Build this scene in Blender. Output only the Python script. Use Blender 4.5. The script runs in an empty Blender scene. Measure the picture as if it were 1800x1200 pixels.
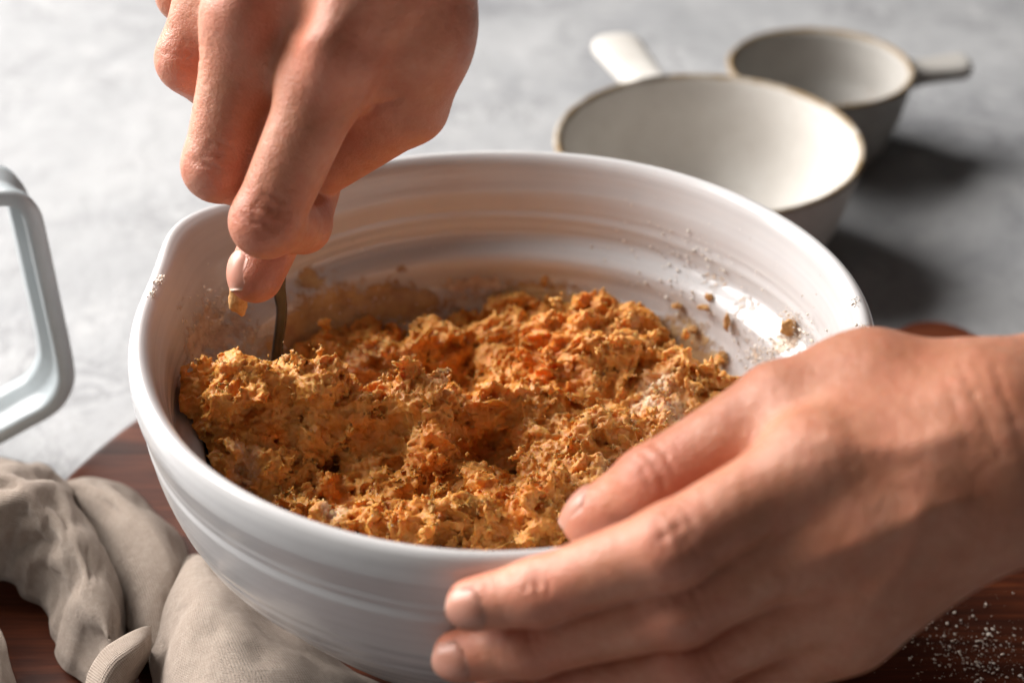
import bpy, bmesh, math, random
import numpy as np
from mathutils import Vector, Matrix

# ---------------------------------------------------------------- camera, light, exposure
sc = bpy.context.scene
COL = sc.collection
cam_d = bpy.data.cameras.new('camera')
cam = bpy.data.objects.new('camera', cam_d); COL.objects.link(cam)
cam.location = (0.003, -0.45875, 0.43592)
cam.rotation_euler = (math.radians(90 - 33.92), 0, 0)
cam_d.sensor_width = 36; cam_d.lens = 60
cam_d.clip_start = 0.01; cam_d.clip_end = 50
cam_d.dof.use_dof = True
cam_d.dof.focus_distance = 0.545
cam_d.dof.aperture_fstop = 6.8
sc.camera = cam

w = bpy.data.worlds.new('World'); sc.world = w; w.use_nodes = True
bg = w.node_tree.nodes['Background']
bg.inputs[0].default_value = (1.0, 0.93, 0.86, 1); bg.inputs[1].default_value = 0.030

def area(name, loc, target, sx, sy, power, col):
    d = bpy.data.lights.new(name, 'AREA'); d.shape = 'RECTANGLE'; d.size = sx; d.size_y = sy
    d.energy = power; d.color = col
    o = bpy.data.objects.new(name, d); COL.objects.link(o)
    o.location = loc
    o.rotation_euler = (Vector(target) - Vector(loc)).to_track_quat('-Z', 'Y').to_euler()
    return o
key = area('window_light', (-1.15, 0.76, 0.90), (0.02, 0.03, 0.05), 1.60, 1.35, 45, (1.0, 0.965, 0.93))
key.data.spread = math.radians(110)
area('fill_light', (-0.75, -0.75, 1.25), (0.0, 0.05, 0.08), 0.9, 0.6, 1.6, (1.0, 0.95, 0.9))  # added weak fill, no actual lamp; brightens the bowl's back inner wall

sc.view_settings.view_transform = 'Standard'; sc.view_settings.look = 'None'
sc.view_settings.exposure = 0.0; sc.view_settings.gamma = 1.0
sc.cycles.use_denoising = True
sc.cycles.max_bounces = 8

ZR = 0.138          # height of the bowl's rim
rng = np.random.default_rng(7); random.seed(7)

# ---------------------------------------------------------------- helpers
def mesh_obj(name, verts, faces, mat, parent=None, smooth=True):
    me = bpy.data.meshes.new(name)
    v = np.asarray(verts, dtype=np.float32).reshape(-1, 3)
    if isinstance(faces, np.ndarray):
        n, k = faces.shape
        me.vertices.add(len(v)); me.vertices.foreach_set('co', v.ravel())
        me.loops.add(n * k); me.loops.foreach_set('vertex_index', faces.astype(np.int32).ravel())
        me.polygons.add(n)
        me.polygons.foreach_set('loop_start', np.arange(0, n * k, k, dtype=np.int32))
        me.polygons.foreach_set('loop_total', np.full(n, k, dtype=np.int32))
        me.update(calc_edges=True); me.validate()
    else:
        me.from_pydata([tuple(p) for p in v], [], faces); me.update()
    if smooth:
        me.polygons.foreach_set('use_smooth', np.ones(len(me.polygons), dtype=bool))
    if mat: me.materials.append(mat)
    o = bpy.data.objects.new(name, me); COL.objects.link(o)
    if parent: o.parent = parent
    return o

def tag(o, label, cat=None, group=None, kind=None):
    o['label'] = label
    if cat: o['category'] = cat
    if group: o['group'] = group
    if kind: o['kind'] = kind
    return o

def recenter(o, p):
    """put the object's origin at p without moving the mesh"""
    o.data.transform(Matrix.Translation(-Vector(p))); o.location = p
    return o

def attr(o, name, vals):
    a = o.data.attributes.new(name, 'FLOAT', 'POINT'); a.data.foreach_set('value', np.asarray(vals, dtype=np.float32))

def catmull(pts, n):
    p = np.asarray(pts, float); p = np.vstack([2 * p[0] - p[1], p, 2 * p[-1] - p[-2]])
    k = len(p) - 3; t = np.linspace(0, k, n); i = np.minimum(t.astype(int), k - 1); f = (t - i)[:, None]
    a, b, c, d = p[i], p[i + 1], p[i + 2], p[i + 3]
    return .5 * (2 * b + (c - a) * f + (2 * a - 5 * b + 4 * c - d) * f * f + (3 * b - a - 3 * c + d) * f ** 3)

def grid_faces(nu, nv, wrap=False):
    i, j = np.meshgrid(np.arange(nu if wrap else nu - 1), np.arange(nv - 1), indexing='ij')
    i2 = (i + 1) % nu
    return np.stack([i * nv + j, i2 * nv + j, i2 * nv + j + 1, i * nv + j + 1], -1).reshape(-1, 4)

def lathe(profile, n=160, sub=5, rmod=None):
    pr = catmull(profile, len(profile) * sub); nv = len(pr)
    a = np.linspace(0, 2 * np.pi, n, endpoint=False)
    A = a[:, None] + 0 * pr[None, :, 0]; Rr = pr[None, :, 0] + 0 * A; Z = pr[None, :, 1] + 0 * A
    Rr = np.maximum(Rr, 1e-5)
    if rmod: Rr, Z = rmod(Rr, Z, A)
    v = np.stack([Rr * np.cos(A), Rr * np.sin(A), Z], -1).reshape(-1, 3)
    return v, grid_faces(n, nv, True)[:, ::-1]

# --- numpy noise
_perm = np.random.default_rng(3).permutation(256); _perm = np.concatenate([_perm] * 3)
_grad = np.random.default_rng(4).normal(size=(256, 3)); _grad /= np.linalg.norm(_grad, axis=1)[:, None]
_off = .15 + .7 * np.random.default_rng(5).random((256, 3))
def _h(i, j, k): return _perm[_perm[_perm[i & 255] + (j & 255)] + (k & 255)]
def perlin(p):
    p = np.asarray(p); i = np.floor(p).astype(int); f = p - i; u = f * f * f * (f * (f * 6 - 15) + 10)
    r = np.zeros(len(p))
    for dx in (0, 1):
        for dy in (0, 1):
            for dz in (0, 1):
                g = _grad[_h(i[:, 0] + dx, i[:, 1] + dy, i[:, 2] + dz)]
                d = g[:, 0] * (f[:, 0] - dx) + g[:, 1] * (f[:, 1] - dy) + g[:, 2] * (f[:, 2] - dz)
                wgt = (u[:, 0] if dx else 1 - u[:, 0]) * (u[:, 1] if dy else 1 - u[:, 1]) * (u[:, 2] if dz else 1 - u[:, 2])
                r += wgt * d
    return r * 1.5
def fbm(p, o=4):
    r = 0; a = 1.
    for q in range(o): r = r + a * perlin(p * 2 ** q + 17.3 * q); a *= .5
    return r
def worley(p):
    i = np.floor(p - .5).astype(int); best = np.full(len(p), 9.)
    for dx in (0, 1):
        for dy in (0, 1):
            for dz in (0, 1):
                c = i + (dx, dy, dz)
                q = c + _off[_h(c[:, 0], c[:, 1], c[:, 2])] - p
                best = np.minimum(best, (q * q).sum(1))
    return np.sqrt(best)

# --- signed distance shapes and their surfaces
def smin(a, b, k):
    h = np.maximum(k - np.abs(a - b), 0) / k
    return np.minimum(a, b) - h * h * k * .25
def rcone(p, A, B):
    a, r1 = np.array(A[:3]), A[3]; b, r2 = np.array(B[:3]), B[3]
    ba = b - a; l2 = ba @ ba; rr = r1 - r2; a2 = l2 - rr * rr; il = 1 / l2
    pa = p - a; y = pa @ ba; z = y - l2
    t = pa * l2 - y[:, None] * ba; x2 = (t * t).sum(1); y2 = y * y * l2; z2 = z * z * l2
    k = np.sign(rr) * rr * rr * x2
    return np.where(np.sign(z) * a2 * z2 > k, np.sqrt(x2 + z2) * il - r2,
           np.where(np.sign(y) * a2 * y2 < k, np.sqrt(x2 + y2) * il - r1, (np.sqrt(x2 * a2 * il) + y * rr) * il - r1))
def segdist(p, a, b):
    a = np.array(a); b = np.array(b); ba = b - a
    t = np.clip(((p - a) @ ba) / (ba @ ba), 0, 1)
    return np.linalg.norm(p - a - t[:, None] * ba, axis=1)

def surface(f, lo, hi, h, band=2.2, coarse=4, relax=2, proj=2, fine=None):
    """mesh the zero set of f: narrow-band grid, surface nets, then projection on the surface"""
    lo = np.array(lo, float); H = h * coarse
    nc = np.ceil((np.array(hi) - lo) / H).astype(int) + 1
    g = np.stack(np.meshgrid(*[np.arange(n) for n in nc], indexing='ij'), -1).reshape(-1, 3)
    dc = f(lo + (g + .5) * H).reshape(nc)
    D = dc.repeat(coarse, 0).repeat(coarse, 1).repeat(coarse, 2).astype(np.float32)
    near = np.argwhere(np.abs(dc) < band * H)
    sub = np.stack(np.meshgrid(*[np.arange(coarse)] * 3, indexing='ij'), -1).reshape(-1, 3)
    idx = (near[:, None] * coarse + sub[None]).reshape(-1, 3)
    for s in range(0, len(idx), 400000):
        q = idx[s:s + 400000]; D[q[:, 0], q[:, 1], q[:, 2]] = f(lo + (q + .5) * h)
    ins = D < 0
    sh = np.array(D.shape) - 1
    cnt = np.zeros(sh, np.int8)
    for a in (0, 1):
        for b in (0, 1):
            for c in (0, 1):
                cnt += ins[a:a + sh[0], b:b + sh[1], c:c + sh[2]]
    act = (cnt > 0) & (cnt < 8)
    cells = np.argwhere(act); vid = np.full(sh, -1, np.int32); vid[act] = np.arange(len(cells))
    acc = np.zeros((len(cells), 3)); num = np.zeros(len(cells))
    cor = [(a, b, c) for a in (0, 1) for b in (0, 1) for c in (0, 1)]
    val = {c: D[cells[:, 0] + c[0], cells[:, 1] + c[1], cells[:, 2] + c[2]] for c in cor}
    for c in cor:
        for ax in range(3):
            if c[ax] == 0:
                e = list(c); e[ax] = 1; e = tuple(e)
                va, vb = val[c], val[e]; m = (va < 0) != (vb < 0)
                t = np.where(m, va / np.where(m, va - vb, 1), 0)
                pt = np.array(c, float)[None] + 0 * acc; pt[:, ax] += t
                acc[m] += pt[m]; num[m] += 1
    V = lo + (cells + acc / num[:, None] + .5) * h
    F = []
    for ax in range(3):
        b, c = (ax + 1) % 3, (ax + 2) % 3
        sl0 = [slice(None)] * 3; sl1 = [slice(None)] * 3
        sl0[ax] = slice(0, -1); sl1[ax] = slice(1, None)
        A, B = ins[tuple(sl0)], ins[tuple(sl1)]
        e = np.argwhere(A != B)
        e = e[(e[:, b] > 0) & (e[:, c] > 0) & (e[:, b] < sh[b]) & (e[:, c] < sh[c])]
        flip = B[e[:, 0], e[:, 1], e[:, 2]]
        q = []
        for ob, oc in ((1, 1), (0, 1), (0, 0), (1, 0)):
            k = e.copy(); k[:, b] -= ob; k[:, c] -= oc; q.append(vid[k[:, 0], k[:, 1], k[:, 2]])
        q = np.stack(q, 1); q[flip] = q[flip][:, ::-1]
        F.append(q)
    F = np.concatenate(F); F = F[(F >= 0).all(1)]
    for _ in range(relax):
        s = np.zeros_like(V); n = np.zeros(len(V))
        for i in range(4):
            np.add.at(s, F[:, i], V[F[:, (i + 1) % 4]]); np.add.at(n, F[:, i], 1)
            np.add.at(s, F[:, i], V[F[:, (i + 3) % 4]]); np.add.at(n, F[:, i], 1)
        V = np.where(n[:, None] > 0, V * .4 + .6 * s / np.maximum(n, 1)[:, None], V)
    tet = np.array([(1, 1, 1), (1, -1, -1), (-1, 1, -1), (-1, -1, 1)]) * (h * .4)
    for _ in range(proj):
        dv = [f(V + t) for t in tet]; d = sum(dv) / 4
        G = sum(x[:, None] * t for x, t in zip(dv, tet)) / (4 * (h * .4) ** 2)
        st = d[:, None] * G / np.maximum((G * G).sum(1), .3)[:, None]
        ln = np.linalg.norm(st, axis=1, keepdims=True); V = V - st * np.minimum(1, 1.5 * h / np.maximum(ln, 1e-9))
    if fine is not None:                              # relief along the surface normal
        N = np.zeros_like(V); c = np.cross(V[F[:, 2]] - V[F[:, 0]], V[F[:, 3]] - V[F[:, 1]])
        for i in range(4): np.add.at(N, F[:, i], c)
        N /= np.maximum(np.linalg.norm(N, axis=1), 1e-12)[:, None]
        V = V + N * fine(V)[:, None]
    return V, F

# ---------------------------------------------------------------- materials
class NT:
    def __init__(s, name):
        s.m = bpy.data.materials.new(name); s.m.use_nodes = True; s.t = s.m.node_tree; s.n = s.t.nodes
        s.b = s.n['Principled BSDF']; s.co = s.n.new('ShaderNodeTexCoord').outputs['Object']
    def link(s, a, b): s.t.links.new(a, b); return b
    def mapping(s, scale=(1, 1, 1), rot=(0, 0, 0), src=None):
        m = s.n.new('ShaderNodeMapping'); m.inputs['Scale'].default_value = scale; m.inputs['Rotation'].default_value = rot
        s.link(src or s.co, m.inputs['Vector']); return m.outputs[0]
    def noise(s, scale, detail=4, rough=.5, src=None, dist=0):
        n = s.n.new('ShaderNodeTexNoise'); n.inputs['Scale'].default_value = scale; n.inputs['Detail'].default_value = detail
        n.inputs['Roughness'].default_value = rough; n.inputs['Distortion'].default_value = dist
        s.link(src or s.co, n.inputs['Vector']); return n.outputs['Fac']
    def voronoi(s, scale, src=None, feature='F1'):
        n = s.n.new('ShaderNodeTexVoronoi'); n.feature = feature; n.inputs['Scale'].default_value = scale
        s.link(src or s.co, n.inputs['Vector']); return n.outputs['Distance']
    def wave(s, scale, dist=0, dscale=1, src=None, prof='SIN', dirn='X', detail=2):
        n = s.n.new('ShaderNodeTexWave'); n.wave_profile = prof; n.bands_direction = dirn; n.inputs['Scale'].default_value = scale
        n.inputs['Distortion'].default_value = dist; n.inputs['Detail Scale'].default_value = dscale; n.inputs['Detail'].default_value = detail
        s.link(src or s.co, n.inputs['Vector']); return n.outputs['Fac']
    def ramp(s, fac, stops, interp='LINEAR'):
        r = s.n.new('ShaderNodeValToRGB'); r.color_ramp.interpolation = interp; e = r.color_ramp.elements
        while len(e) < len(stops): e.new(.5)
        for i, (p, c) in enumerate(stops):
            e[i].position = p; e[i].color = (c, c, c, 1) if isinstance(c, (int, float)) else (*c, 1)
        s.link(fac, r.inputs[0]); return r.outputs[0]
    def val(s, x): v = s.n.new('ShaderNodeValue'); v.outputs[0].default_value = x; return v.outputs[0]
    def rgb(s, c): v = s.n.new('ShaderNodeRGB'); v.outputs[0].default_value = (*c, 1); return v.outputs[0]
    def mix(s, fac, a, b, mode='MIX'):
        m = s.n.new('ShaderNodeMix'); m.data_type = 'RGBA'; m.blend_type = mode
        for sock, x in ((m.inputs[0], fac), (m.inputs[6], a), (m.inputs[7], b)):
            if isinstance(x, (int, float)): sock.default_value = x
            elif isinstance(x, tuple): sock.default_value = (*x, 1)
            else: s.link(x, sock)
        return m.outputs[2]
    def math(s, op, a, b=0.):
        m = s.n.new('ShaderNodeMath'); m.operation = op
        for i, x in enumerate((a, b)):
            if isinstance(x, (int, float)): m.inputs[i].default_value = x
            else: s.link(x, m.inputs[i])
        return m.outputs[0]
    def attr(s, name):
        a = s.n.new('ShaderNodeAttribute'); a.attribute_name = name; return a.outputs['Fac']
    def bump(s, h, strength=.3, dist=.001, prev=None):
        b = s.n.new('ShaderNodeBump'); b.inputs['Strength'].default_value = strength; b.inputs['Distance'].default_value = dist
        s.link(h, b.inputs['Height'])
        if prev: s.link(prev, b.inputs['Normal'])
        return b.outputs[0]
    def out(s, col=None, rough=None, normal=None, **kw):
        for k, v in (('Base Color', col), ('Roughness', rough), ('Normal', normal)):
            if v is None: continue
            i = s.b.inputs[k]
            if isinstance(v, (int, float)): i.default_value = v
            elif isinstance(v, tuple): i.default_value = (*v, 1)
            else: s.link(v, i)
        for k, v in kw.items(): s.b.inputs[k.replace('_', ' ')].default_value = v
        return s.m

def mat_table():
    n = NT('plaster_table')
    big = n.noise(9, 6, .62, dist=.5); mid = n.noise(26, 6, .65, dist=.8); fine = n.noise(160, 4, .6)
    c = n.ramp(big, [(.30, (.225, .23, .243)), (.45, (.295, .30, .31)), (.60, (.355, .359, .367))])
    vein = n.ramp(n.math('ABSOLUTE', n.math('SUBTRACT', mid, .5)), [(0, 1.), (.015, .7), (.04, 0.)])
    patch = n.ramp(n.noise(11, 3, .5), [(.46, 0.), (.58, 1.)])
    c = n.mix(n.math('MULTIPLY', n.math('MULTIPLY', vein, patch), .6), c, (.15, .15, .16))
    c = n.mix(n.ramp(n.noise(55, 6, .72, dist=1.), [(.57, 0.), (.70, .6)]), c, (.17, .17, .18))
    c = n.mix(n.ramp(n.noise(34, 6, .7), [(.55, 0.), (.68, .6)]), c, (.42, .42, .425))
    c = n.mix(n.ramp(fine, [(.6, 0.), (.75, .25)]), c, (.40, .40, .41))
    return n.out(c, n.ramp(mid, [(.3, .5), (.7, .75)]), n.bump(n.math('ADD', mid, n.math('MULTIPLY', fine, .3)), .4, .003))

def mat_wood():
    n = NT('walnut_wood')
    m = n.mapping((1.6, 14, 14), (0, 0, math.radians(28)))
    g = n.noise(7, 6, .6, src=m, dist=1.2)
    m2 = n.mapping((4, 190, 190), (0, 0, math.radians(28)))
    f = n.noise(5, 3, .6, src=m2)
    c = n.ramp(g, [(.25, (.026, .008, .004)), (.45, (.085, .020, .008)), (.6, (.14, .035, .013)), (.8, (.20, .058, .022))])
    c = n.mix(n.ramp(f, [(.35, .55), (.6, 0.)]), c, (.03, .010, .005))
    return n.out(c, n.ramp(f, [(.3, .55), (.7, .38)]), n.bump(f, .15, .0006), Specular_IOR_Level=.2)

def mat_glaze():
    n = NT('white_glaze')
    ring = n.noise(5, 4, .62, src=n.mapping((.10, .10, 42)))
    blot = n.noise(26, 4, .55)
    c = n.ramp(ring, [(.3, (.55, .54, .545)), (.5, (.60, .592, .594)), (.7, (.64, .633, .632))])
    c = n.mix(n.ramp(blot, [(.45, 0.), (.75, .35)]), c, (.48, .46, .465))
    c = n.mix(n.ramp(n.noise(380, 2, .5), [(.72, 0.), (.78, .25)]), c, (.38, .31, .26))
    # batter film and dry flour left on the wall
    a = n.attr('smear'); b = n.attr('flourfilm')
    k = n.math('ADD', n.noise(300, 5, .7), n.math('MULTIPLY', n.noise(70, 3, .6), .8))
    fm = n.ramp(n.math('ADD', n.math('MULTIPLY', a, .95), n.math('MULTIPLY', n.math('SUBTRACT', k, .9), .9)), [(.42, 0.), (.62, .85)])
    c = n.mix(fm, c, n.ramp(n.noise(130, 4, .6), [(.35, (.36, .17, .035)), (.6, (.55, .33, .10)), (.75, (.62, .42, .17))]))
    fl = n.ramp(n.math('ADD', n.math('MULTIPLY', b, .95), n.math('MULTIPLY', n.math('SUBTRACT', k, .9), 1.5)), [(.45, 0.), (.65, .9)])
    c = n.mix(fl, c, n.ramp(n.noise(240, 4, .6), [(.3, (.42, .27, .17)), (.5, (.66, .50, .37)), (.7, (.78, .68, .57))]))
    both = n.math('MAXIMUM', fm, fl)
    ro = n.math('ADD', .20, n.math('MULTIPLY', both, .5))
    h = n.bump(ring, .25, .0012)
    h = n.bump(n.noise(60, 2, .5), .06, .001, h)
    h = n.bump(n.math('MULTIPLY', both, k), .6, .0012, h)
    return n.out(c, ro, h, Coat_Weight=.2, Coat_Roughness=.12)

def mat_cup(k=1., name='stoneware_cup'):
    n = NT(name)
    z = n.attr('edge')
    c = n.ramp(n.noise(40, 4, .6), [(.35, (.52 * k, .495 * k, .46 * k)), (.7, (.60 * k, .58 * k, .545 * k))])
    sp = n.ramp(n.noise(520, 2, .5), [(.66, 0.), (.74, .6)])
    c = n.mix(sp, c, (.25, .17, .10))
    c = n.mix(n.math('MULTIPLY', z, n.ramp(n.noise(90, 3, .6), [(.3, .45), (.6, 1.)])), c, (.20, .13, .055))
    return n.out(c, .62, n.bump(n.noise(220, 3, .5), .08, .0006), Specular_IOR_Level=.3)

def mat_dough():
    n = NT('pumpkin_dough')
    a = n.noise(38, 5, .6); b = n.noise(240, 5, .65); d = n.attr('carrot'); fl = n.attr('flour'); cav = n.attr('height')
    c = n.ramp(b, [(.28, (.60, .21, .032)), (.45, (.71, .30, .062)), (.6, (.78, .39, .105)), (.78, (.84, .51, .19))])
    c = n.mix(n.ramp(a, [(.35, .0), (.7, .45)]), c, (.66, .25, .035))
    c = n.mix(n.math('MULTIPLY', d, n.ramp(b, [(.3, 1.), (.7, .5)])), c, (.78, .21, .015))
    c = n.mix(n.math('MULTIPLY', fl, n.ramp(n.noise(420, 4, .7), [(.35, .2), (.6, .95)])), c, (.80, .66, .50))
    h = n.bump(n.noise(420, 5, .7), .40, .0010)
    h = n.bump(n.voronoi(900), .25, .0006, h)
    return n.out(c, n.ramp(b, [(.3, .30), (.7, .55)]), h, Subsurface_Weight=.35, Subsurface_Radius=(.004, .0016, .0006), Subsurface_Scale=1., Specular_IOR_Level=.35)

def mat_skin():
    n = NT('skin')
    a = n.noise(45, 4, .6); b = n.noise(160, 4, .6); red = n.attr('red')
    c = n.ramp(a, [(.3, (.50, .188, .100)), (.5, (.59, .250, .148)), (.72, (.69, .34, .225))])
    c = n.mix(n.ramp(b, [(.4, 0.), (.75, .45)]), c, (.55, .17, .10))
    c = n.mix(n.ramp(n.noise(420, 3, .6), [(.5, 0.), (.8, .3)]), c, (.60, .31, .21))
    c = n.mix(n.math('MULTIPLY', red, .6), c, (.60, .165, .105))
    lines = n.voronoi(800, n.mapping((1, 1, 1)), 'DISTANCE_TO_EDGE')
    h = n.bump(n.ramp(lines, [(0, 0.), (.15, 1.)]), .22, .0006)
    h = n.bump(n.noise(300, 5, .65), .45, .0012, h)
    h = n.bump(n.noise(70, 4, .55), .32, .0024, h)
    return n.out(c, n.ramp(b, [(.3, .34), (.7, .52)]), h, Subsurface_Weight=.22, Subsurface_Radius=(.0036, .0013, .0006), Subsurface_Scale=1., Specular_IOR_Level=.50)

def mat_nail():
    n = NT('fingernail')
    e = n.attr('tip')
    c = n.mix(e, n.ramp(n.noise(150, 3, .5), [(.3, (.52, .22, .15)), (.7, (.58, .275, .20))]), (.66, .45, .34))
    return n.out(c, .40, n.bump(n.noise(300, 2, .5), .05, .0004), Subsurface_Weight=.2, Subsurface_Radius=(.003, .0012, .0007), Subsurface_Scale=1.)

def mat_metal():
    n = NT('steel')
    return n.out(n.ramp(n.noise(90, 3, .5), [(.3, (.05, .05, .052)), (.7, (.08, .08, .083))]), .22, Metallic=.5)

def mat_enamel():
    n = NT('pale_blue_enamel')
    c = n.ramp(n.noise(30, 4, .6), [(.3, (.36, .41, .435)), (.7, (.44, .485, .505))])
    return n.out(c, .33, n.bump(n.noise(200, 3, .5), .05, .0006))

def mat_linen():
    n = NT('linen')
    uv = n.n.new('ShaderNodeUVMap').outputs[0]
    slub = n.noise(500, 3, .6, src=n.mapping((1, .06, 1), src=uv)); slub2 = n.noise(500, 3, .6, src=n.mapping((.06, 1, 1), src=uv))
    wx = n.wave(440, 3.0, 9, uv, dirn='X'); wy = n.wave(440, 3.0, 9, uv, dirn='Y')
    wv = n.math('MULTIPLY', n.math('ADD', wx, slub), n.math('ADD', wy, slub2))
    c = n.ramp(n.noise(18, 4, .6), [(.3, (.35, .275, .225)), (.7, (.43, .35, .29))])
    c = n.mix(n.ramp(wv, [(.2, .45), (.95, .0)]), c, (.18, .14, .11))
    c = n.mix(n.ramp(n.noise(300, 4, .7), [(.48, 0.), (.75, .5)]), c, (.50, .42, .355))
    h = n.bump(wv, .55, .0008)
    h = n.bump(n.noise(240, 4, .65), .5, .0014, h)
    return n.out(c, .95, h, Sheen_Weight=.15, Sheen_Roughness=.5, Specular_IOR_Level=.05)

def mat_flour():
    n = NT('flour')
    return n.out(n.ramp(n.noise(300, 3, .6), [(.3, (.74, .64, .53)), (.7, (.86, .81, .75))]), .9, Specular_IOR_Level=.1)
def mat_crumb():
    n = NT('dough_crumb')
    return n.out(n.ramp(n.noise(500, 4, .6), [(.3, (.45, .20, .05)), (.6, (.62, .36, .14)), (.75, (.74, .52, .30))]), .75, n.bump(n.noise(700, 3, .6), .5, .0008))

M = dict(table=mat_table(), wood=mat_wood(), glaze=mat_glaze(), cup=mat_cup(), cup_grey=mat_cup(.62, 'grey_stoneware_cup'), dough=mat_dough(), skin=mat_skin(), nail=mat_nail(),
         metal=mat_metal(), enamel=mat_enamel(), linen=mat_linen(), flour=mat_flour(), crumb=mat_crumb())

# ---------------------------------------------------------------- the table and the board
o = mesh_obj('tabletop', [(-2, -1.5, 0), (2, -1.5, 0), (2, 2.5, 0), (-2, 2.5, 0)], [(0, 1, 2, 3)], M['table'], smooth=False)
tag(o, 'mottled white and grey plaster table surface', kind='structure')

def make_board():
    R0, zt, zb = .195, .018, .002
    hd = math.radians(42)
    pts = []
    n = 220
    for i in range(n):
        a = 2 * math.pi * i / n
        d = (a - hd + math.pi) % (2 * math.pi) - math.pi
        x, y = math.cos(a), math.sin(a)
        pts.append((R0 * x, R0 * y))
    # a short round-ended grip grows out of the disc
    hw, hl = .021, .264
    k0 = math.asin(hw * 1.5 / R0)
    body = [p for i, p in enumerate(pts) if abs((2 * math.pi * i / n - hd + math.pi) % (2 * math.pi) - math.pi) > k0]
    grip = []
    c, s = math.cos(hd), math.sin(hd)
    prof = [(R0 * math.cos(k0) + .004, -hw * 1.22), (R0 + .010, -hw)] + \
           [(hl - hw + hw * math.cos(t), hw * math.sin(t)) for t in np.linspace(-math.pi / 2, math.pi / 2, 17)] + \
           [(R0 + .010, hw), (R0 * math.cos(k0) + .004, hw * 1.22)]
    grip = [(u * c - v * s, u * s + v * c) for u, v in prof]
    ia = [i for i in range(n) if abs((2 * math.pi * i / n - hd + math.pi) % (2 * math.pi) - math.pi) > k0]
    first = min(ia, key=lambda i: ((2 * math.pi * i / n - hd) % (2 * math.pi)))
    order = sorted(ia, key=lambda i: (2 * math.pi * i / n - hd) % (2 * math.pi))
    loop = [pts[i] for i in order] + grip
    bm = bmesh.new()
    f = bm.faces.new([bm.verts.new((x, y, zt)) for x, y in loop])
    r = bmesh.ops.extrude_face_region(bm, geom=[f])
    bmesh.ops.translate(bm, verts=[v for v in r['geom'] if isinstance(v, bmesh.types.BMVert)], vec=(0, 0, zb - zt))
    bmesh.ops.recalc_face_normals(bm, faces=bm.faces)
    ed = [e for e in bm.edges if abs(e.verts[0].co.z - e.verts[1].co.z) < 1e-6]
    bmesh.ops.bevel(bm, geom=ed, offset=.0035, segments=3, affect='EDGES', profile=.6)
    me = bpy.data.meshes.new('wooden_board'); bm.to_mesh(me); bm.free()
    o = bpy.data.objects.new('wooden_board', me); COL.objects.link(o); me.materials.append(M['wood'])
    o.location = (.009, -.003, 0)
    tag(o, 'round dark walnut serving board under the white mixing bowl', 'board')
make_board()

# ---------------------------------------------------------------- the bowl
OUT = [(.1148, 0), (.1168, -.0010), (.1183, -.0040), (.1186, -.009), (.1177, -.014), (.1165, -.019), (.1160, -.026), (.1143, -.036),
       (.1112, -.046), (.1062, -.057), (.0982, -.068), (.0910, -.078), (.0815, -.090), (.071, -.101), (.061, -.110), (.054, -.116), (.052, -.119)]
INN = [(.1148, 0), (.1129, -.0009), (.1112, -.0035), (.1098, -.009), (.1084, -.014), (.1076, -.020), (.1068, -.0265), (.1068, -.0305), (.1052, -.0330), (.1015, -.0350), (.0994, -.0368),
       (.0984, -.0395), (.0978, -.046), (.0948, -.054), (.0895, -.064), (.081, -.076), (.068, -.089), (.05, -.099), (.028, -.105), (.0, -.107)]
def inner_r(z):
    i = np.array(INN)[::-1]; return np.interp(z - ZR, i[:, 1], i[:, 0])
def outer_r(z):
    i = np.array(OUT)[::-1]; return np.interp(z - ZR, i[:, 1], i[:, 0])
SPA = math.radians(152)
def spout(Rr, Z, A):
    d = (A - SPA + np.pi) % (2 * np.pi) - np.pi
    k = np.exp(-(d / .20) ** 2) * np.clip((Z + .045) / .045, 0, 1) ** 1.5
    wob = .0009 * np.sin(2 * A + 1) + .0006 * np.sin(3 * A + .4) + .0003 * np.sin(7 * A)
    zz = Z + .0012 * np.sin(A + .6) + .0006 * np.sin(3 * A)
    thr = (.00013 * np.sin(zz * 2 * np.pi / .0071) + .00008 * np.sin(zz * 2 * np.pi / .0043 + 1)) * (.6 + .6 * np.sin(zz * 210 + .7 * np.sin(A))) * np.clip((-.012 - Z) / .006, 0, 1) * (Rr > .06)
    return Rr + thr + .0105 * k * (Rr > .05) + wob * np.clip(Rr / .1, 0, 1), Z + .0006 * k + .0007 * np.sin(2 * A + 2) * (Z > -.05)
def make_bowl():
    prof = [(0, -.116), (.02, -.116), (.045, -.1165), (.05, -.1188)] + OUT[::-1] + INN[1:]
    v, f = lathe(prof, 256, 10, spout)
    o = mesh_obj('mixing_bowl', v, f, M['glaze'])
    nv = len(prof) * 10
    ang = np.arctan2(v[:, 1], v[:, 0]); z = v[:, 2]
    inside = np.tile(np.arange(nv) > nv * (4 + len(OUT)) / len(prof) - 2, 256)
    def blob(lst):
        s = np.zeros(len(v))
        for a, zz, sa, sz, k in lst:
            d = (ang - a + np.pi) % (2 * np.pi) - np.pi
            s = np.maximum(s, k * np.exp(-(d * .1 / sa) ** 2 - ((z + ZR - zz) / sz) ** 2))
        return s * inside
    attr(o, 'smear', blob(SMEAR)); attr(o, 'flourfilm', blob(FLOURFILM))
    o.location = (0, 0, ZR)
    tag(o, 'white glazed stoneware mixing bowl with a pouring lip, full of orange dough', 'bowl')
    return o
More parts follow.
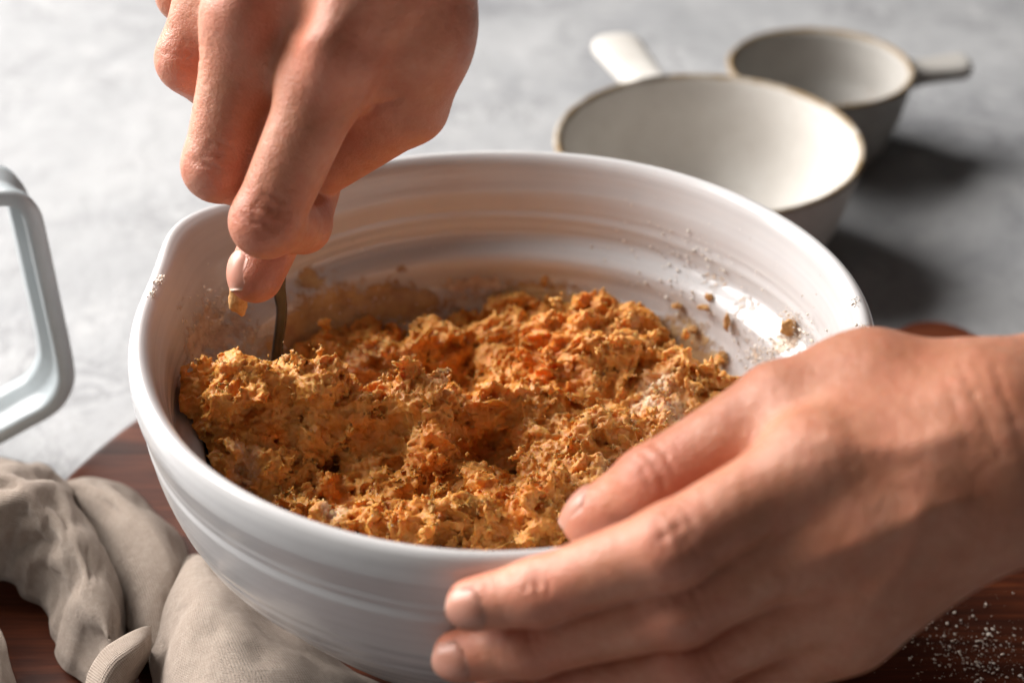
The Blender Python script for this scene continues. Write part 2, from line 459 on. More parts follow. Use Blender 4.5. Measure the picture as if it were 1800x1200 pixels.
SMEAR = [(2.34864, 0.09078, 0.035, 0.016, 0.9), (2.14959, 0.08743, 0.03, 0.012, 0.9), (1.95958, 0.08398, 0.025, 0.01, 0.8), (2.53114, 0.08994, 0.02, 0.014, 0.7), (1.45841, 0.08372, 0.03, 0.01, 0.9),
 (1.30271, 0.08118, 0.03, 0.011, 0.85), (0.81404, 0.08157, 0.02, 0.014, 0.75), (0.64863, 0.07966, 0.016, 0.01, 0.8), (2.3344, 0.10432, 0.006, 0.004, 1.0),
 (1.97351, 0.0997, 0.004, 0.003, 0.7), (1.70508, 0.07801, 0.03, 0.008, 0.6)]
FLOURFILM = [(2.80113, 0.10938, 0.012, 0.011, 0.95), (2.95758, 0.10961, 0.012, 0.014, 0.6), (2.71124, 0.10165, 0.012, 0.008, 0.7), (1.69767, 0.08905, 0.02, 0.006, 0.75),
 (0.349, 0.10553, 0.006, 0.006, 1.0), (0.33115, 0.11348, 0.008, 0.004, 0.6), (0.40805, 0.09161, 0.012, 0.01, 0.75), (0.78997, 0.10484, 0.012, 0.004, 0.6),
 (0.61382, 0.10293, 0.01, 0.005, 0.5)]
make_bowl()

# ---------------------------------------------------------------- the dough
MOUNDS = [(-0.08928, -0.00042, 0.026, 0.022, 0, 0.018), (-0.09832, -0.00631, 0.02, 0.03, 0, 0.012), (-0.06629, 0.04401, 0.03, 0.014, 0, -0.004), (-0.04866, 0.05564, 0.03, 0.012, 0.1, 0.006),
 (-0.02748, 0.00277, 0.04, 0.014, 0.05, 0.015), (-0.05363, -0.00361, 0.03, 0.012, 0, 0.01), (-0.01198, -0.01033, 0.026, 0.014, -0.2, 0.01), (-0.00175, -0.0106, 0.012, 0.01, 0, -0.034),
 (-0.04186, -0.01899, 0.014, 0.007, 0, -0.02), (-0.06069, -0.01749, 0.01, 0.007, 0, -0.014), (-0.00939, 0.04831, 0.016, 0.011, 0, -0.024), (-0.03954, 0.03766, 0.03, 0.007, 0, -0.014),
 (0.04048, 0.06537, 0.018, 0.014, 0.5, 0.013), (0.003, 0.05337, 0.026, 0.014, 0, 0.012), (0.02497, 0.03389, 0.028, 0.02, 0.3, 0.012), (0.06069, 0.02979, 0.018, 0.022, 0.5, 0.01),
 (0.03292, -0.00988, 0.03, 0.02, 0.3, 0.014), (0.0207, -0.04486, 0.03, 0.016, 0.1, 0.014), (-0.02844, -0.05314, 0.05, 0.012, 0, 0.012), (-0.0674, -0.0182, 0.02, 0.018, 0, 0.006),
 (-0.02694, 0.0784, 0.016, 0.01, 0, -0.016), (0.06736, 0.0137, 0.016, 0.018, 0, 0.004), (-0.04888, -0.0182, 0.03, 0.014, 0, 0.01), (-0.02297, -0.02081, 0.014, 0.01, 0, 0.006),
 (-0.07813, -0.00589, 0.02, 0.02, 0, 0.006), (-0.05835, 0.09407, 0.035, 0.012, 0.25, -0.014), (-0.02135, 0.10225, 0.03, 0.012, 0, -0.014), (0.08475, 0.06307, 0.02, 0.03, 0.9, -0.022),
 (0.06781, 0.0863, 0.014, 0.014, 0.5, -0.014)]
CARROT = [(0.01303, 0.03742, 0.012, 1.0), (0.01875, 0.02352, 0.01, 0.9), (0.003, 0.04457, 0.008, 0.7), (-0.07482, -0.0182, 0.004, 1.0), (-0.05136, -0.03297, 0.006, 0.9),
 (0.03231, 0.06884, 0.006, 0.8), (0.00477, -0.0471, 0.01, 0.8), (-0.04085, 0.06691, 0.008, 1.0), (-0.04892, 0.03389, 0.012, 0.7), (-0.02271, -0.02419, 0.01, 0.6),
 (-0.00455, -0.00589, 0.012, 0.5), (0.04984, 0.0482, 0.005, 0.7), (-0.07143, 0.02012, 0.004, 0.7), (-0.0323, -0.04986, 0.008, 0.5), (-0.01252, 0.01343, 0.006, 0.5)]
FLOURED = [(0.05148, 0.01644, 0.009, 1.0), (0.05653, 0.00651, 0.008, 0.7), (0.04804, 0.05544, 0.004, 0.6), (-0.08729, 0.02494, 0.004, 0.7), (-0.07383, 0.00979, 0.004, 0.5),
 (-0.07034, 0.0131, 0.004, 0.4), (-0.05139, -0.0504, 0.004, 0.8), (-0.08223, -0.02909, 0.004, 0.6), (-0.05318, 0.04077, 0.01, 0.5), (-0.01983, 0.00326, 0.004, 0.4),
 (-0.03733, 0.04438, 0.006, 0.4), (0.03557, -0.03056, 0.008, 0.4)]
def dough_h(x, y):
    h = .086 + 0 * x; gx = 0 * x; gy = 0 * x
    for mx, my, s1, s2, an, k in MOUNDS:
        c, s = math.cos(an), math.sin(an); dx, dy = x - mx, y - my
        u = (dx * c + dy * s) / s1; v = (-dx * s + dy * c) / s2; e = k * np.exp(-u * u - v * v)
        h = h + e; gx = gx - 2 * e * (u * c / s1 - v * s / s2); gy = gy - 2 * e * (u * s / s1 + v * c / s2)
    return h, np.sqrt(1 + gx * gx + gy * gy)
def dough_f(p):
    x, y, z = p.T
    n1 = perlin(p * 75); n2 = perlin(p * 75 + 31)
    q = p + .0045 * np.stack([n1, n2, n1 - n2], 1)
    H, sl = dough_h(q[:, 0], q[:, 1])
    d = (z - H) / sl * .9 + .0060 * perlin(p * np.array([60, 60, 80]) + 9)
    d = d + .0085 * (worley(q * np.array([85, 85, 100.])) - .5)
    d = d + .0022 * (worley(q * np.array([210, 170, 190]) + 5) - .5)
    d = d - .0085 * (.22 - np.abs(perlin(q * np.array([120, 150, 150]) + 3)))
    d = d - .0050 * (.22 - np.abs(perlin(q * np.array([240, 310, 290]) + 8)))
    r = np.hypot(x, y)
    d = np.maximum(d, (r - (inner_r(z) - .0012)) * .9)
    return np.maximum(d, .045 - z)
def dough_relief(p):
    q = p + .0010 * np.stack([perlin(p * 260), perlin(p * 260 + 31), perlin(p * 260 + 77)], 1)
    ok = np.clip((inner_r(p[:, 2]) - .002 - np.hypot(p[:, 0], p[:, 1])) / .004, 0, 1)
    return ok * (.0003 - .0008 * worley(q * 560) + .0022 * (.22 - np.abs(perlin(q * np.array([420, 620, 560])))) + .0005 * perlin(p * 950))
V, F = surface(dough_f, (-.108, -.108, .042), (.108, .108, .128), .00080, band=1.6, relax=1, proj=0, fine=dough_relief)
dough = mesh_obj('dough', V, F, M['dough'])
def spots(lst, V):
    s = np.zeros(len(V)); nz = fbm(V * 130, 3)
    for x, y, r, k in lst:
        s = np.maximum(s, k * np.clip(1.25 - np.hypot(V[:, 0] - x, V[:, 1] - y) / r + .75 * nz, 0, 1))
    return np.clip(s, 0, 1)
attr(dough, 'carrot', spots(CARROT, V)); attr(dough, 'flour', spots(FLOURED, V)); attr(dough, 'height', V[:, 2])
tag(dough, 'lumpy orange pumpkin dough heaped inside the white mixing bowl', 'dough')

# ---------------------------------------------------------------- hands
LEFT = {'index': [(0.07967, -0.11597, 0.16792, 0.0113), (0.04313, -0.13057, 0.15338, 0.0102), (0.00967, -0.12628, 0.13377, 0.0086), (-0.00717, -0.12512, 0.12832, 0.0072)],
 'middle': [(0.08835, -0.12404, 0.15592, 0.0113), (0.04617, -0.13235, 0.1346, 0.01), (0.00834, -0.12385, 0.11319, 0.0088), (-0.01123, -0.12136, 0.10614, 0.0074)],
 'ring': [(0.0914, -0.1265, 0.13792, 0.0108), (0.05111, -0.13098, 0.11513, 0.0094), (0.01642, -0.11894, 0.09271, 0.0082), (-0.00147, -0.11669, 0.08621, 0.0068)],
 'little': [(0.0915, -0.12719, 0.12257, 0.0096), (0.06332, -0.12766, 0.09677, 0.0082), (0.03965, -0.12256, 0.07927, 0.0074), (0.02563, -0.11944, 0.07136, 0.0062)],
 'thumb': [(0.0996, -0.08474, 0.16777, 0.0145), (0.07474, -0.0902, 0.16682, 0.012), (0.04103, -0.0986, 0.14716, 0.0104), (0.02462, -0.09619, 0.13282, 0.008)],
 'kpalm': 0.017,
 'palm': [[(0.12327, -0.10755, 0.16969, 0.017), (0.08003, -0.11439, 0.16669, 0.0122)], [(0.12217, -0.11317, 0.16849, 0.017), (0.08875, -0.1225, 0.15463, 0.0122)],
          [(0.12345, -0.11403, 0.16363, 0.016), (0.0918, -0.125, 0.13657, 0.0116)], [(0.12381, -0.11335, 0.15748, 0.015), (0.09189, -0.12571, 0.12117, 0.0106)],
          [(0.12308, -0.09138, 0.16506, 0.014), (0.0996, -0.08508, 0.16726, 0.0145)], [(0.09855, -0.09134, 0.16691, 0.013), (0.08477, -0.10608, 0.16113, 0.01)],
          [(0.1304, -0.09219, 0.16565, 0.016), (0.1686, -0.08559, 0.1665, 0.022), (0.29084, -0.06449, 0.16921, 0.029)],
          [(0.12788, -0.10691, 0.15989, 0.018), (0.165, -0.10291, 0.15866, 0.024), (0.28378, -0.09014, 0.15472, 0.032)]],
 'bumps': [(0.0101, -0.13361, 0.13825, 0.007, 0.0003), (0.04364, -0.13926, 0.1587, 0.012, 0.0004), (0.08024, -0.1256, 0.17381, 0.013, 0.0008), (0.00878, -0.13135, 0.11778, 0.007, 0.0003),
           (0.04667, -0.14087, 0.13981, 0.012, 0.0004), (0.08892, -0.13367, 0.16181, 0.013, 0.0008), (0.01683, -0.12593, 0.09699, 0.007, 0.0003), (0.05158, -0.13899, 0.12003, 0.012, 0.0004),
           (0.09194, -0.13571, 0.14355, 0.013, 0.0008), (0.03892, -0.10229, 0.15665, 0.009, 0.0005), (0.08024, -0.1256, 0.17381, 0.0065, 0.00035),
           (0.0838, -0.1256, 0.17501, 0.0065, 0.00035), (0.08736, -0.1256, 0.17621, 0.0065, 0.00035), (0.09092, -0.12561, 0.1774, 0.0065, 0.00035),
           (0.09448, -0.12561, 0.1786, 0.0065, 0.00035), (0.09805, -0.12561, 0.1798, 0.0065, 0.00035), (0.10161, -0.12562, 0.181, 0.0065, 0.00035),
           (0.10517, -0.12562, 0.1822, 0.0065, 0.00035), (0.10873, -0.12562, 0.1834, 0.0065, 0.00035), (0.08892, -0.13367, 0.16181, 0.0065, 0.0004),
           (0.09144, -0.13329, 0.16389, 0.0065, 0.0004), (0.09396, -0.1329, 0.16598, 0.0065, 0.0004), (0.09647, -0.13252, 0.16806, 0.0065, 0.0004),
           (0.09899, -0.13214, 0.17015, 0.0065, 0.0004), (0.10151, -0.13176, 0.17223, 0.0065, 0.0004), (0.10403, -0.13138, 0.17432, 0.0065, 0.0004),
           (0.10655, -0.131, 0.17641, 0.0065, 0.0004), (0.10907, -0.13061, 0.17849, 0.0065, 0.0004), (0.09194, -0.13571, 0.14355, 0.0065, 0.00035),
           (0.09401, -0.13552, 0.14717, 0.0065, 0.00035), (0.09607, -0.13534, 0.15079, 0.0065, 0.00035), (0.09813, -0.13515, 0.15442, 0.0065, 0.00035),
           (0.1002, -0.13497, 0.15804, 0.0065, 0.00035), (0.10226, -0.13479, 0.16167, 0.0065, 0.00035), (0.10433, -0.1346, 0.16529, 0.0065, 0.00035),
           (0.10639, -0.13442, 0.16892, 0.0065, 0.00035), (0.10845, -0.13424, 0.17254, 0.0065, 0.00035), (0.08156, -0.13302, 0.16615, 0.01, -0.001),
           (0.08775, -0.13866, 0.15257, 0.01, -0.001), (0.06636, -0.10512, 0.1697, 0.008, -0.001), (0.11382, -0.13553, 0.17182, 0.0032, 0.00028),
           (0.11231, -0.13543, 0.17147, 0.0032, 0.00028), (0.1108, -0.13532, 0.17113, 0.0032, 0.00028), (0.10928, -0.13521, 0.17079, 0.0032, 0.00028),
           (0.10777, -0.1351, 0.17044, 0.0032, 0.00028), (0.10626, -0.135, 0.1701, 0.0032, 0.00028), (0.10475, -0.13489, 0.16976, 0.0032, 0.00028),
           (0.10323, -0.13478, 0.16942, 0.0032, 0.00028), (0.10201, -0.135, 0.16848, 0.0032, 0.00028), (0.10079, -0.13522, 0.16755, 0.0032, 0.00028),
           (0.09957, -0.13544, 0.16661, 0.0032, 0.00028), (0.09835, -0.13566, 0.16567, 0.0032, 0.00028), (0.09713, -0.13587, 0.16473, 0.0032, 0.00028),
           (0.09591, -0.13609, 0.16379, 0.0032, 0.00028), (0.09461, -0.13633, 0.16298, 0.0032, 0.00028), (0.09325, -0.13657, 0.16227, 0.0032, 0.00028),
           (0.09188, -0.13682, 0.16156, 0.0032, 0.00028), (0.09052, -0.13706, 0.16086, 0.0032, 0.00028), (0.08916, -0.13731, 0.16015, 0.0032, 0.00028),
           (0.08779, -0.13756, 0.15944, 0.0032, 0.00028), (0.08638, -0.13763, 0.15882, 0.0032, 0.00028), (0.08493, -0.13757, 0.15827, 0.0032, 0.00028),
           (0.08348, -0.1375, 0.15771, 0.0032, 0.00028), (0.08203, -0.13744, 0.15716, 0.0032, 0.00028), (0.08058, -0.13737, 0.1566, 0.0032, 0.00028),
           (0.07912, -0.13731, 0.15605, 0.0032, 0.00028), (0.10321, -0.13478, 0.16941, 0.003, 0.00028), (0.10283, -0.13522, 0.16777, 0.003, 0.00028),
           (0.10244, -0.13566, 0.16614, 0.003, 0.00028), (0.10206, -0.13611, 0.1645, 0.003, 0.00028), (0.10167, -0.13655, 0.16287, 0.003, 0.00028),
           (0.10128, -0.13699, 0.16123, 0.003, 0.00028), (0.1009, -0.13743, 0.1596, 0.003, 0.00028), (0.10051, -0.13787, 0.15796, 0.003, 0.00028),
           (0.10013, -0.13831, 0.15632, 0.003, 0.00028), (0.09932, -0.13854, 0.15481, 0.003, 0.00028), (0.09844, -0.13872, 0.15333, 0.003, 0.00028),
           (0.09756, -0.1389, 0.15184, 0.003, 0.00028), (0.09667, -0.13908, 0.15036, 0.003, 0.00028), (0.09579, -0.13926, 0.14887, 0.003, 0.00028),
           (0.0949, -0.13944, 0.14739, 0.003, 0.00028), (0.09402, -0.13963, 0.1459, 0.003, 0.00028), (0.11272, -0.12541, 0.18497, 0.003, 0.0002), (0.11148, -0.12548, 0.18448, 0.003, 0.0002),
           (0.11025, -0.12554, 0.18399, 0.003, 0.0002), (0.10901, -0.12561, 0.18351, 0.003, 0.0002), (0.10778, -0.12567, 0.18302, 0.003, 0.0002), (0.10654, -0.12574, 0.18253, 0.003, 0.0002),
           (0.10531, -0.1258, 0.18204, 0.003, 0.0002), (0.10407, -0.12587, 0.18155, 0.003, 0.0002), (0.10284, -0.12593, 0.18106, 0.003, 0.0002), (0.1016, -0.126, 0.18057, 0.003, 0.0002),
           (0.10035, -0.12598, 0.18017, 0.003, 0.0002), (0.09905, -0.12575, 0.17999, 0.003, 0.0002), (0.09775, -0.12553, 0.17982, 0.003, 0.0002), (0.09645, -0.1253, 0.17964, 0.003, 0.0002),
           (0.09515, -0.12507, 0.17947, 0.003, 0.0002), (0.09385, -0.12484, 0.17929, 0.003, 0.0002), (0.09256, -0.12461, 0.17912, 0.003, 0.0002), (0.09126, -0.12438, 0.17894, 0.003, 0.0002),
           (0.08996, -0.12415, 0.17879, 0.003, 0.0002), (0.0887, -0.12379, 0.17901, 0.003, 0.0002), (0.08744, -0.12342, 0.17924, 0.003, 0.0002), (0.08618, -0.12306, 0.17946, 0.003, 0.0002),
           (0.08492, -0.1227, 0.17968, 0.003, 0.0002), (0.08366, -0.12234, 0.17991, 0.003, 0.0002), (0.0824, -0.12198, 0.18013, 0.003, 0.0002), (0.08114, -0.12162, 0.18036, 0.003, 0.0002)],
 'creases': [((0.01337, -0.13592, 0.13546), (0.01021, -0.13166, 0.14273), 0.0003, 0.0008), ((0.01221, -0.13645, 0.13341), (0.00799, -0.13076, 0.1431), 0.0003, 0.0008),
             ((0.00999, -0.13555, 0.13378), (0.00683, -0.13129, 0.14105), 0.00021, 0.0008), ((0.04934, -0.14099, 0.15652), (0.0449, -0.1365, 0.16427), 0.0003, 0.0011),
             ((0.04791, -0.14222, 0.15383), (0.04169, -0.13595, 0.16469), 0.0003, 0.0011), ((0.0456, -0.14256, 0.1527), (0.03938, -0.13629, 0.16356), 0.0003, 0.0011),
             ((0.04239, -0.14201, 0.15313), (0.03795, -0.13753, 0.16088), 0.00021, 0.0011), ((0.01187, -0.13384, 0.11493), (0.00905, -0.1295, 0.12229), 0.0003, 0.0008),
             ((0.01066, -0.13424, 0.11287), (0.0069, -0.12845, 0.12269), 0.0003, 0.0008), ((0.00852, -0.13319, 0.11327), (0.0057, -0.12886, 0.12063), 0.00021, 0.0008),
             ((0.0522, -0.14316, 0.13772), (0.04802, -0.1386, 0.14557), 0.0003, 0.0011), ((0.05074, -0.14407, 0.13492), (0.04489, -0.13768, 0.14592), 0.0003, 0.0011),
             ((0.04845, -0.14406, 0.1337), (0.04259, -0.13768, 0.1447), 0.0003, 0.0011), ((0.04532, -0.14314, 0.13404), (0.04114, -0.13858, 0.1419), 0.00021, 0.0011),
             ((0.01988, -0.12853, 0.0942), (0.01701, -0.12421, 0.10155), 0.0003, 0.0008), ((0.01874, -0.12882, 0.09208), (0.01491, -0.12304, 0.10189), 0.0003, 0.0008),
             ((0.01664, -0.12765, 0.09242), (0.01377, -0.12333, 0.09977), 0.00021, 0.0008), ((0.05704, -0.14159, 0.11812), (0.05277, -0.13706, 0.12595), 0.0003, 0.0011),
             ((0.05567, -0.14228, 0.11522), (0.0497, -0.13592, 0.12618), 0.0003, 0.0011), ((0.05345, -0.14205, 0.11388), (0.04749, -0.1357, 0.12484), 0.0003, 0.0011),
             ((0.05038, -0.14092, 0.11411), (0.04612, -0.13639, 0.12194), 0.00021, 0.0011), ((0.11659, -0.10403, 0.19044), (0.11698, -0.11635, 0.19043), 0.00025, 0.0013),
             ((0.11698, -0.11635, 0.19043), (0.11879, -0.12476, 0.18708), 0.00025, 0.0013), ((0.11879, -0.12476, 0.18708), (0.12164, -0.13072, 0.18207), 0.00025, 0.0013),
             ((0.12427, -0.10594, 0.19176), (0.12416, -0.11709, 0.19097), 0.00025, 0.0013), ((0.12416, -0.11709, 0.19097), (0.12577, -0.12425, 0.18756), 0.00025, 0.0013),
             ((0.12577, -0.12425, 0.18756), (0.12728, -0.12964, 0.18298), 0.00025, 0.0013), ((0.11976, -0.10531, 0.19133), (0.12015, -0.11853, 0.19028), 0.00015, 0.001),
             ((0.12015, -0.11853, 0.19028), (0.12175, -0.12618, 0.18642), 0.00015, 0.001), ((0.11169, -0.10753, 0.18939), (0.11232, -0.11846, 0.1885), 0.00012, 0.0012),
             ((0.11232, -0.11846, 0.1885), (0.11391, -0.12678, 0.18427), 0.00012, 0.0012), ((0.03748, -0.09869, 0.15824), (0.0405, -0.10334, 0.15805), 0.00035, 0.001),
             ((0.0405, -0.10334, 0.15805), (0.04261, -0.10706, 0.15528), 0.00035, 0.001), ((0.04261, -0.10706, 0.15528), (0.0431, -0.10882, 0.15191), 0.00035, 0.001),
             ((0.03508, -0.09941, 0.15689), (0.03781, -0.10406, 0.15671), 0.00025, 0.0009), ((0.03781, -0.10406, 0.15671), (0.0398, -0.10766, 0.15385), 0.00025, 0.0009),
             ((0.04086, -0.09692, 0.15974), (0.04352, -0.10193, 0.1598), 0.0003, 0.0008), ((0.04352, -0.10193, 0.1598), (0.04561, -0.10572, 0.15707), 0.0003, 0.0008),
             ((0.04514, -0.13093, 0.16545), (0.04698, -0.13405, 0.16459), 0.0003, 0.0009), ((0.04698, -0.13405, 0.16459), (0.04819, -0.13652, 0.16265), 0.0003, 0.0009),
             ((0.04296, -0.1311, 0.16503), (0.04425, -0.13541, 0.16371), 0.0003, 0.0009), ((0.04425, -0.13541, 0.16371), (0.04669, -0.13784, 0.16159), 0.0003, 0.0009),
             ((0.04081, -0.13103, 0.16439), (0.04327, -0.13587, 0.16336), 0.0003, 0.0009), ((0.04327, -0.13587, 0.16336), (0.0452, -0.13906, 0.16044), 0.0003, 0.0009),
             ((0.03925, -0.13279, 0.16367), (0.04058, -0.13692, 0.16223), 0.0003, 0.0009), ((0.04058, -0.13692, 0.16223), (0.04302, -0.13942, 0.16017), 0.0003, 0.0009),
             ((0.03776, -0.13406, 0.16255), (0.03962, -0.13717, 0.16171), 0.0003, 0.0009), ((0.03962, -0.13717, 0.16171), (0.04087, -0.1395, 0.15967), 0.0003, 0.0009),
             ((0.01151, -0.13143, 0.14409), (0.01229, -0.13342, 0.14276), 0.00028, 0.0008), ((0.01229, -0.13342, 0.14276), (0.01223, -0.13474, 0.14067), 0.00028, 0.0008),
             ((0.00984, -0.1304, 0.14376), (0.00973, -0.13291, 0.14178), 0.00028, 0.0008), ((0.00973, -0.13291, 0.14178), (0.01077, -0.13485, 0.13953), 0.00028, 0.0008),
             ((0.00827, -0.13006, 0.14314), (0.00916, -0.13281, 0.14157), 0.00028, 0.0008), ((0.00916, -0.13281, 0.14157), (0.00921, -0.13467, 0.13904), 0.00028, 0.0008),
             ((0.0068, -0.1304, 0.14221), (0.00659, -0.13235, 0.14063), 0.00028, 0.0008), ((0.00659, -0.13235, 0.14063), (0.00753, -0.13407, 0.13908), 0.00028, 0.0008),
             ((0.04649, -0.14084, 0.15016), (0.0485, -0.13823, 0.1446), 0.00028, 0.0009), ((0.0485, -0.13823, 0.1446), (0.04911, -0.14025, 0.14276), 0.00028, 0.0009),
             ((0.04417, -0.14134, 0.1505), (0.0456, -0.13891, 0.1436), 0.00028, 0.0009), ((0.0456, -0.13891, 0.1436), (0.04745, -0.14112, 0.14146), 0.00028, 0.0009),
             ((0.04233, -0.14089, 0.14901), (0.04456, -0.13906, 0.14315), 0.00028, 0.0009), ((0.04456, -0.13906, 0.14315), (0.04548, -0.14148, 0.14069), 0.00028, 0.0009),
             ((0.04111, -0.13817, 0.14447), (0.0417, -0.13937, 0.1418), 0.00028, 0.0009), ((0.0417, -0.13937, 0.1418), (0.04324, -0.14125, 0.14036), 0.00028, 0.0009),
             ((0.00935, -0.13493, 0.12954), (0.01028, -0.13091, 0.12247), 0.00028, 0.0008), ((0.01028, -0.13091, 0.12247), (0.01021, -0.13245, 0.12048), 0.00028, 0.0008),
             ((0.00758, -0.13535, 0.13102), (0.00764, -0.13031, 0.12134), 0.00028, 0.0008), ((0.00764, -0.13031, 0.12134), (0.00877, -0.13268, 0.1189), 0.00028, 0.0008),
             ((0.00618, -0.13338, 0.1274), (0.00705, -0.13029, 0.1212), 0.00028, 0.0008), ((0.00705, -0.13029, 0.1212), (0.00698, -0.13186, 0.11923), 0.00028, 0.0008)],
 'red': [(0.0101, -0.13361, 0.13825, 0.013, 0.6), (0.04364, -0.13926, 0.1587, 0.013, 0.6), (0.00878, -0.13135, 0.11778, 0.013, 0.6), (0.04667, -0.14087, 0.13981, 0.013, 0.6),
         (0.01683, -0.12593, 0.09699, 0.013, 0.6), (0.05158, -0.13899, 0.12003, 0.013, 0.6), (0.03892, -0.10229, 0.15665, 0.013, 0.6), (-0.00717, -0.12512, 0.12832, 0.011, 0.9),
         (-0.01123, -0.12136, 0.10614, 0.011, 0.9), (-0.00147, -0.11669, 0.08621, 0.011, 0.9), (0.02462, -0.09619, 0.13282, 0.011, 0.9)],
 'nails': [('index', (-0.35, -0.85, 0.38), 0.0115, 0.0115, 0.0), ('middle', (-0.35, -0.85, 0.32), 0.0115, 0.0118, 0.0), ('ring', (-0.3, -0.85, 0.3), 0.011, 0.011, 0.0),
           ('thumb', (-0.45, 0.25, 0.95), 0.0135, 0.0125, 0.0)]}
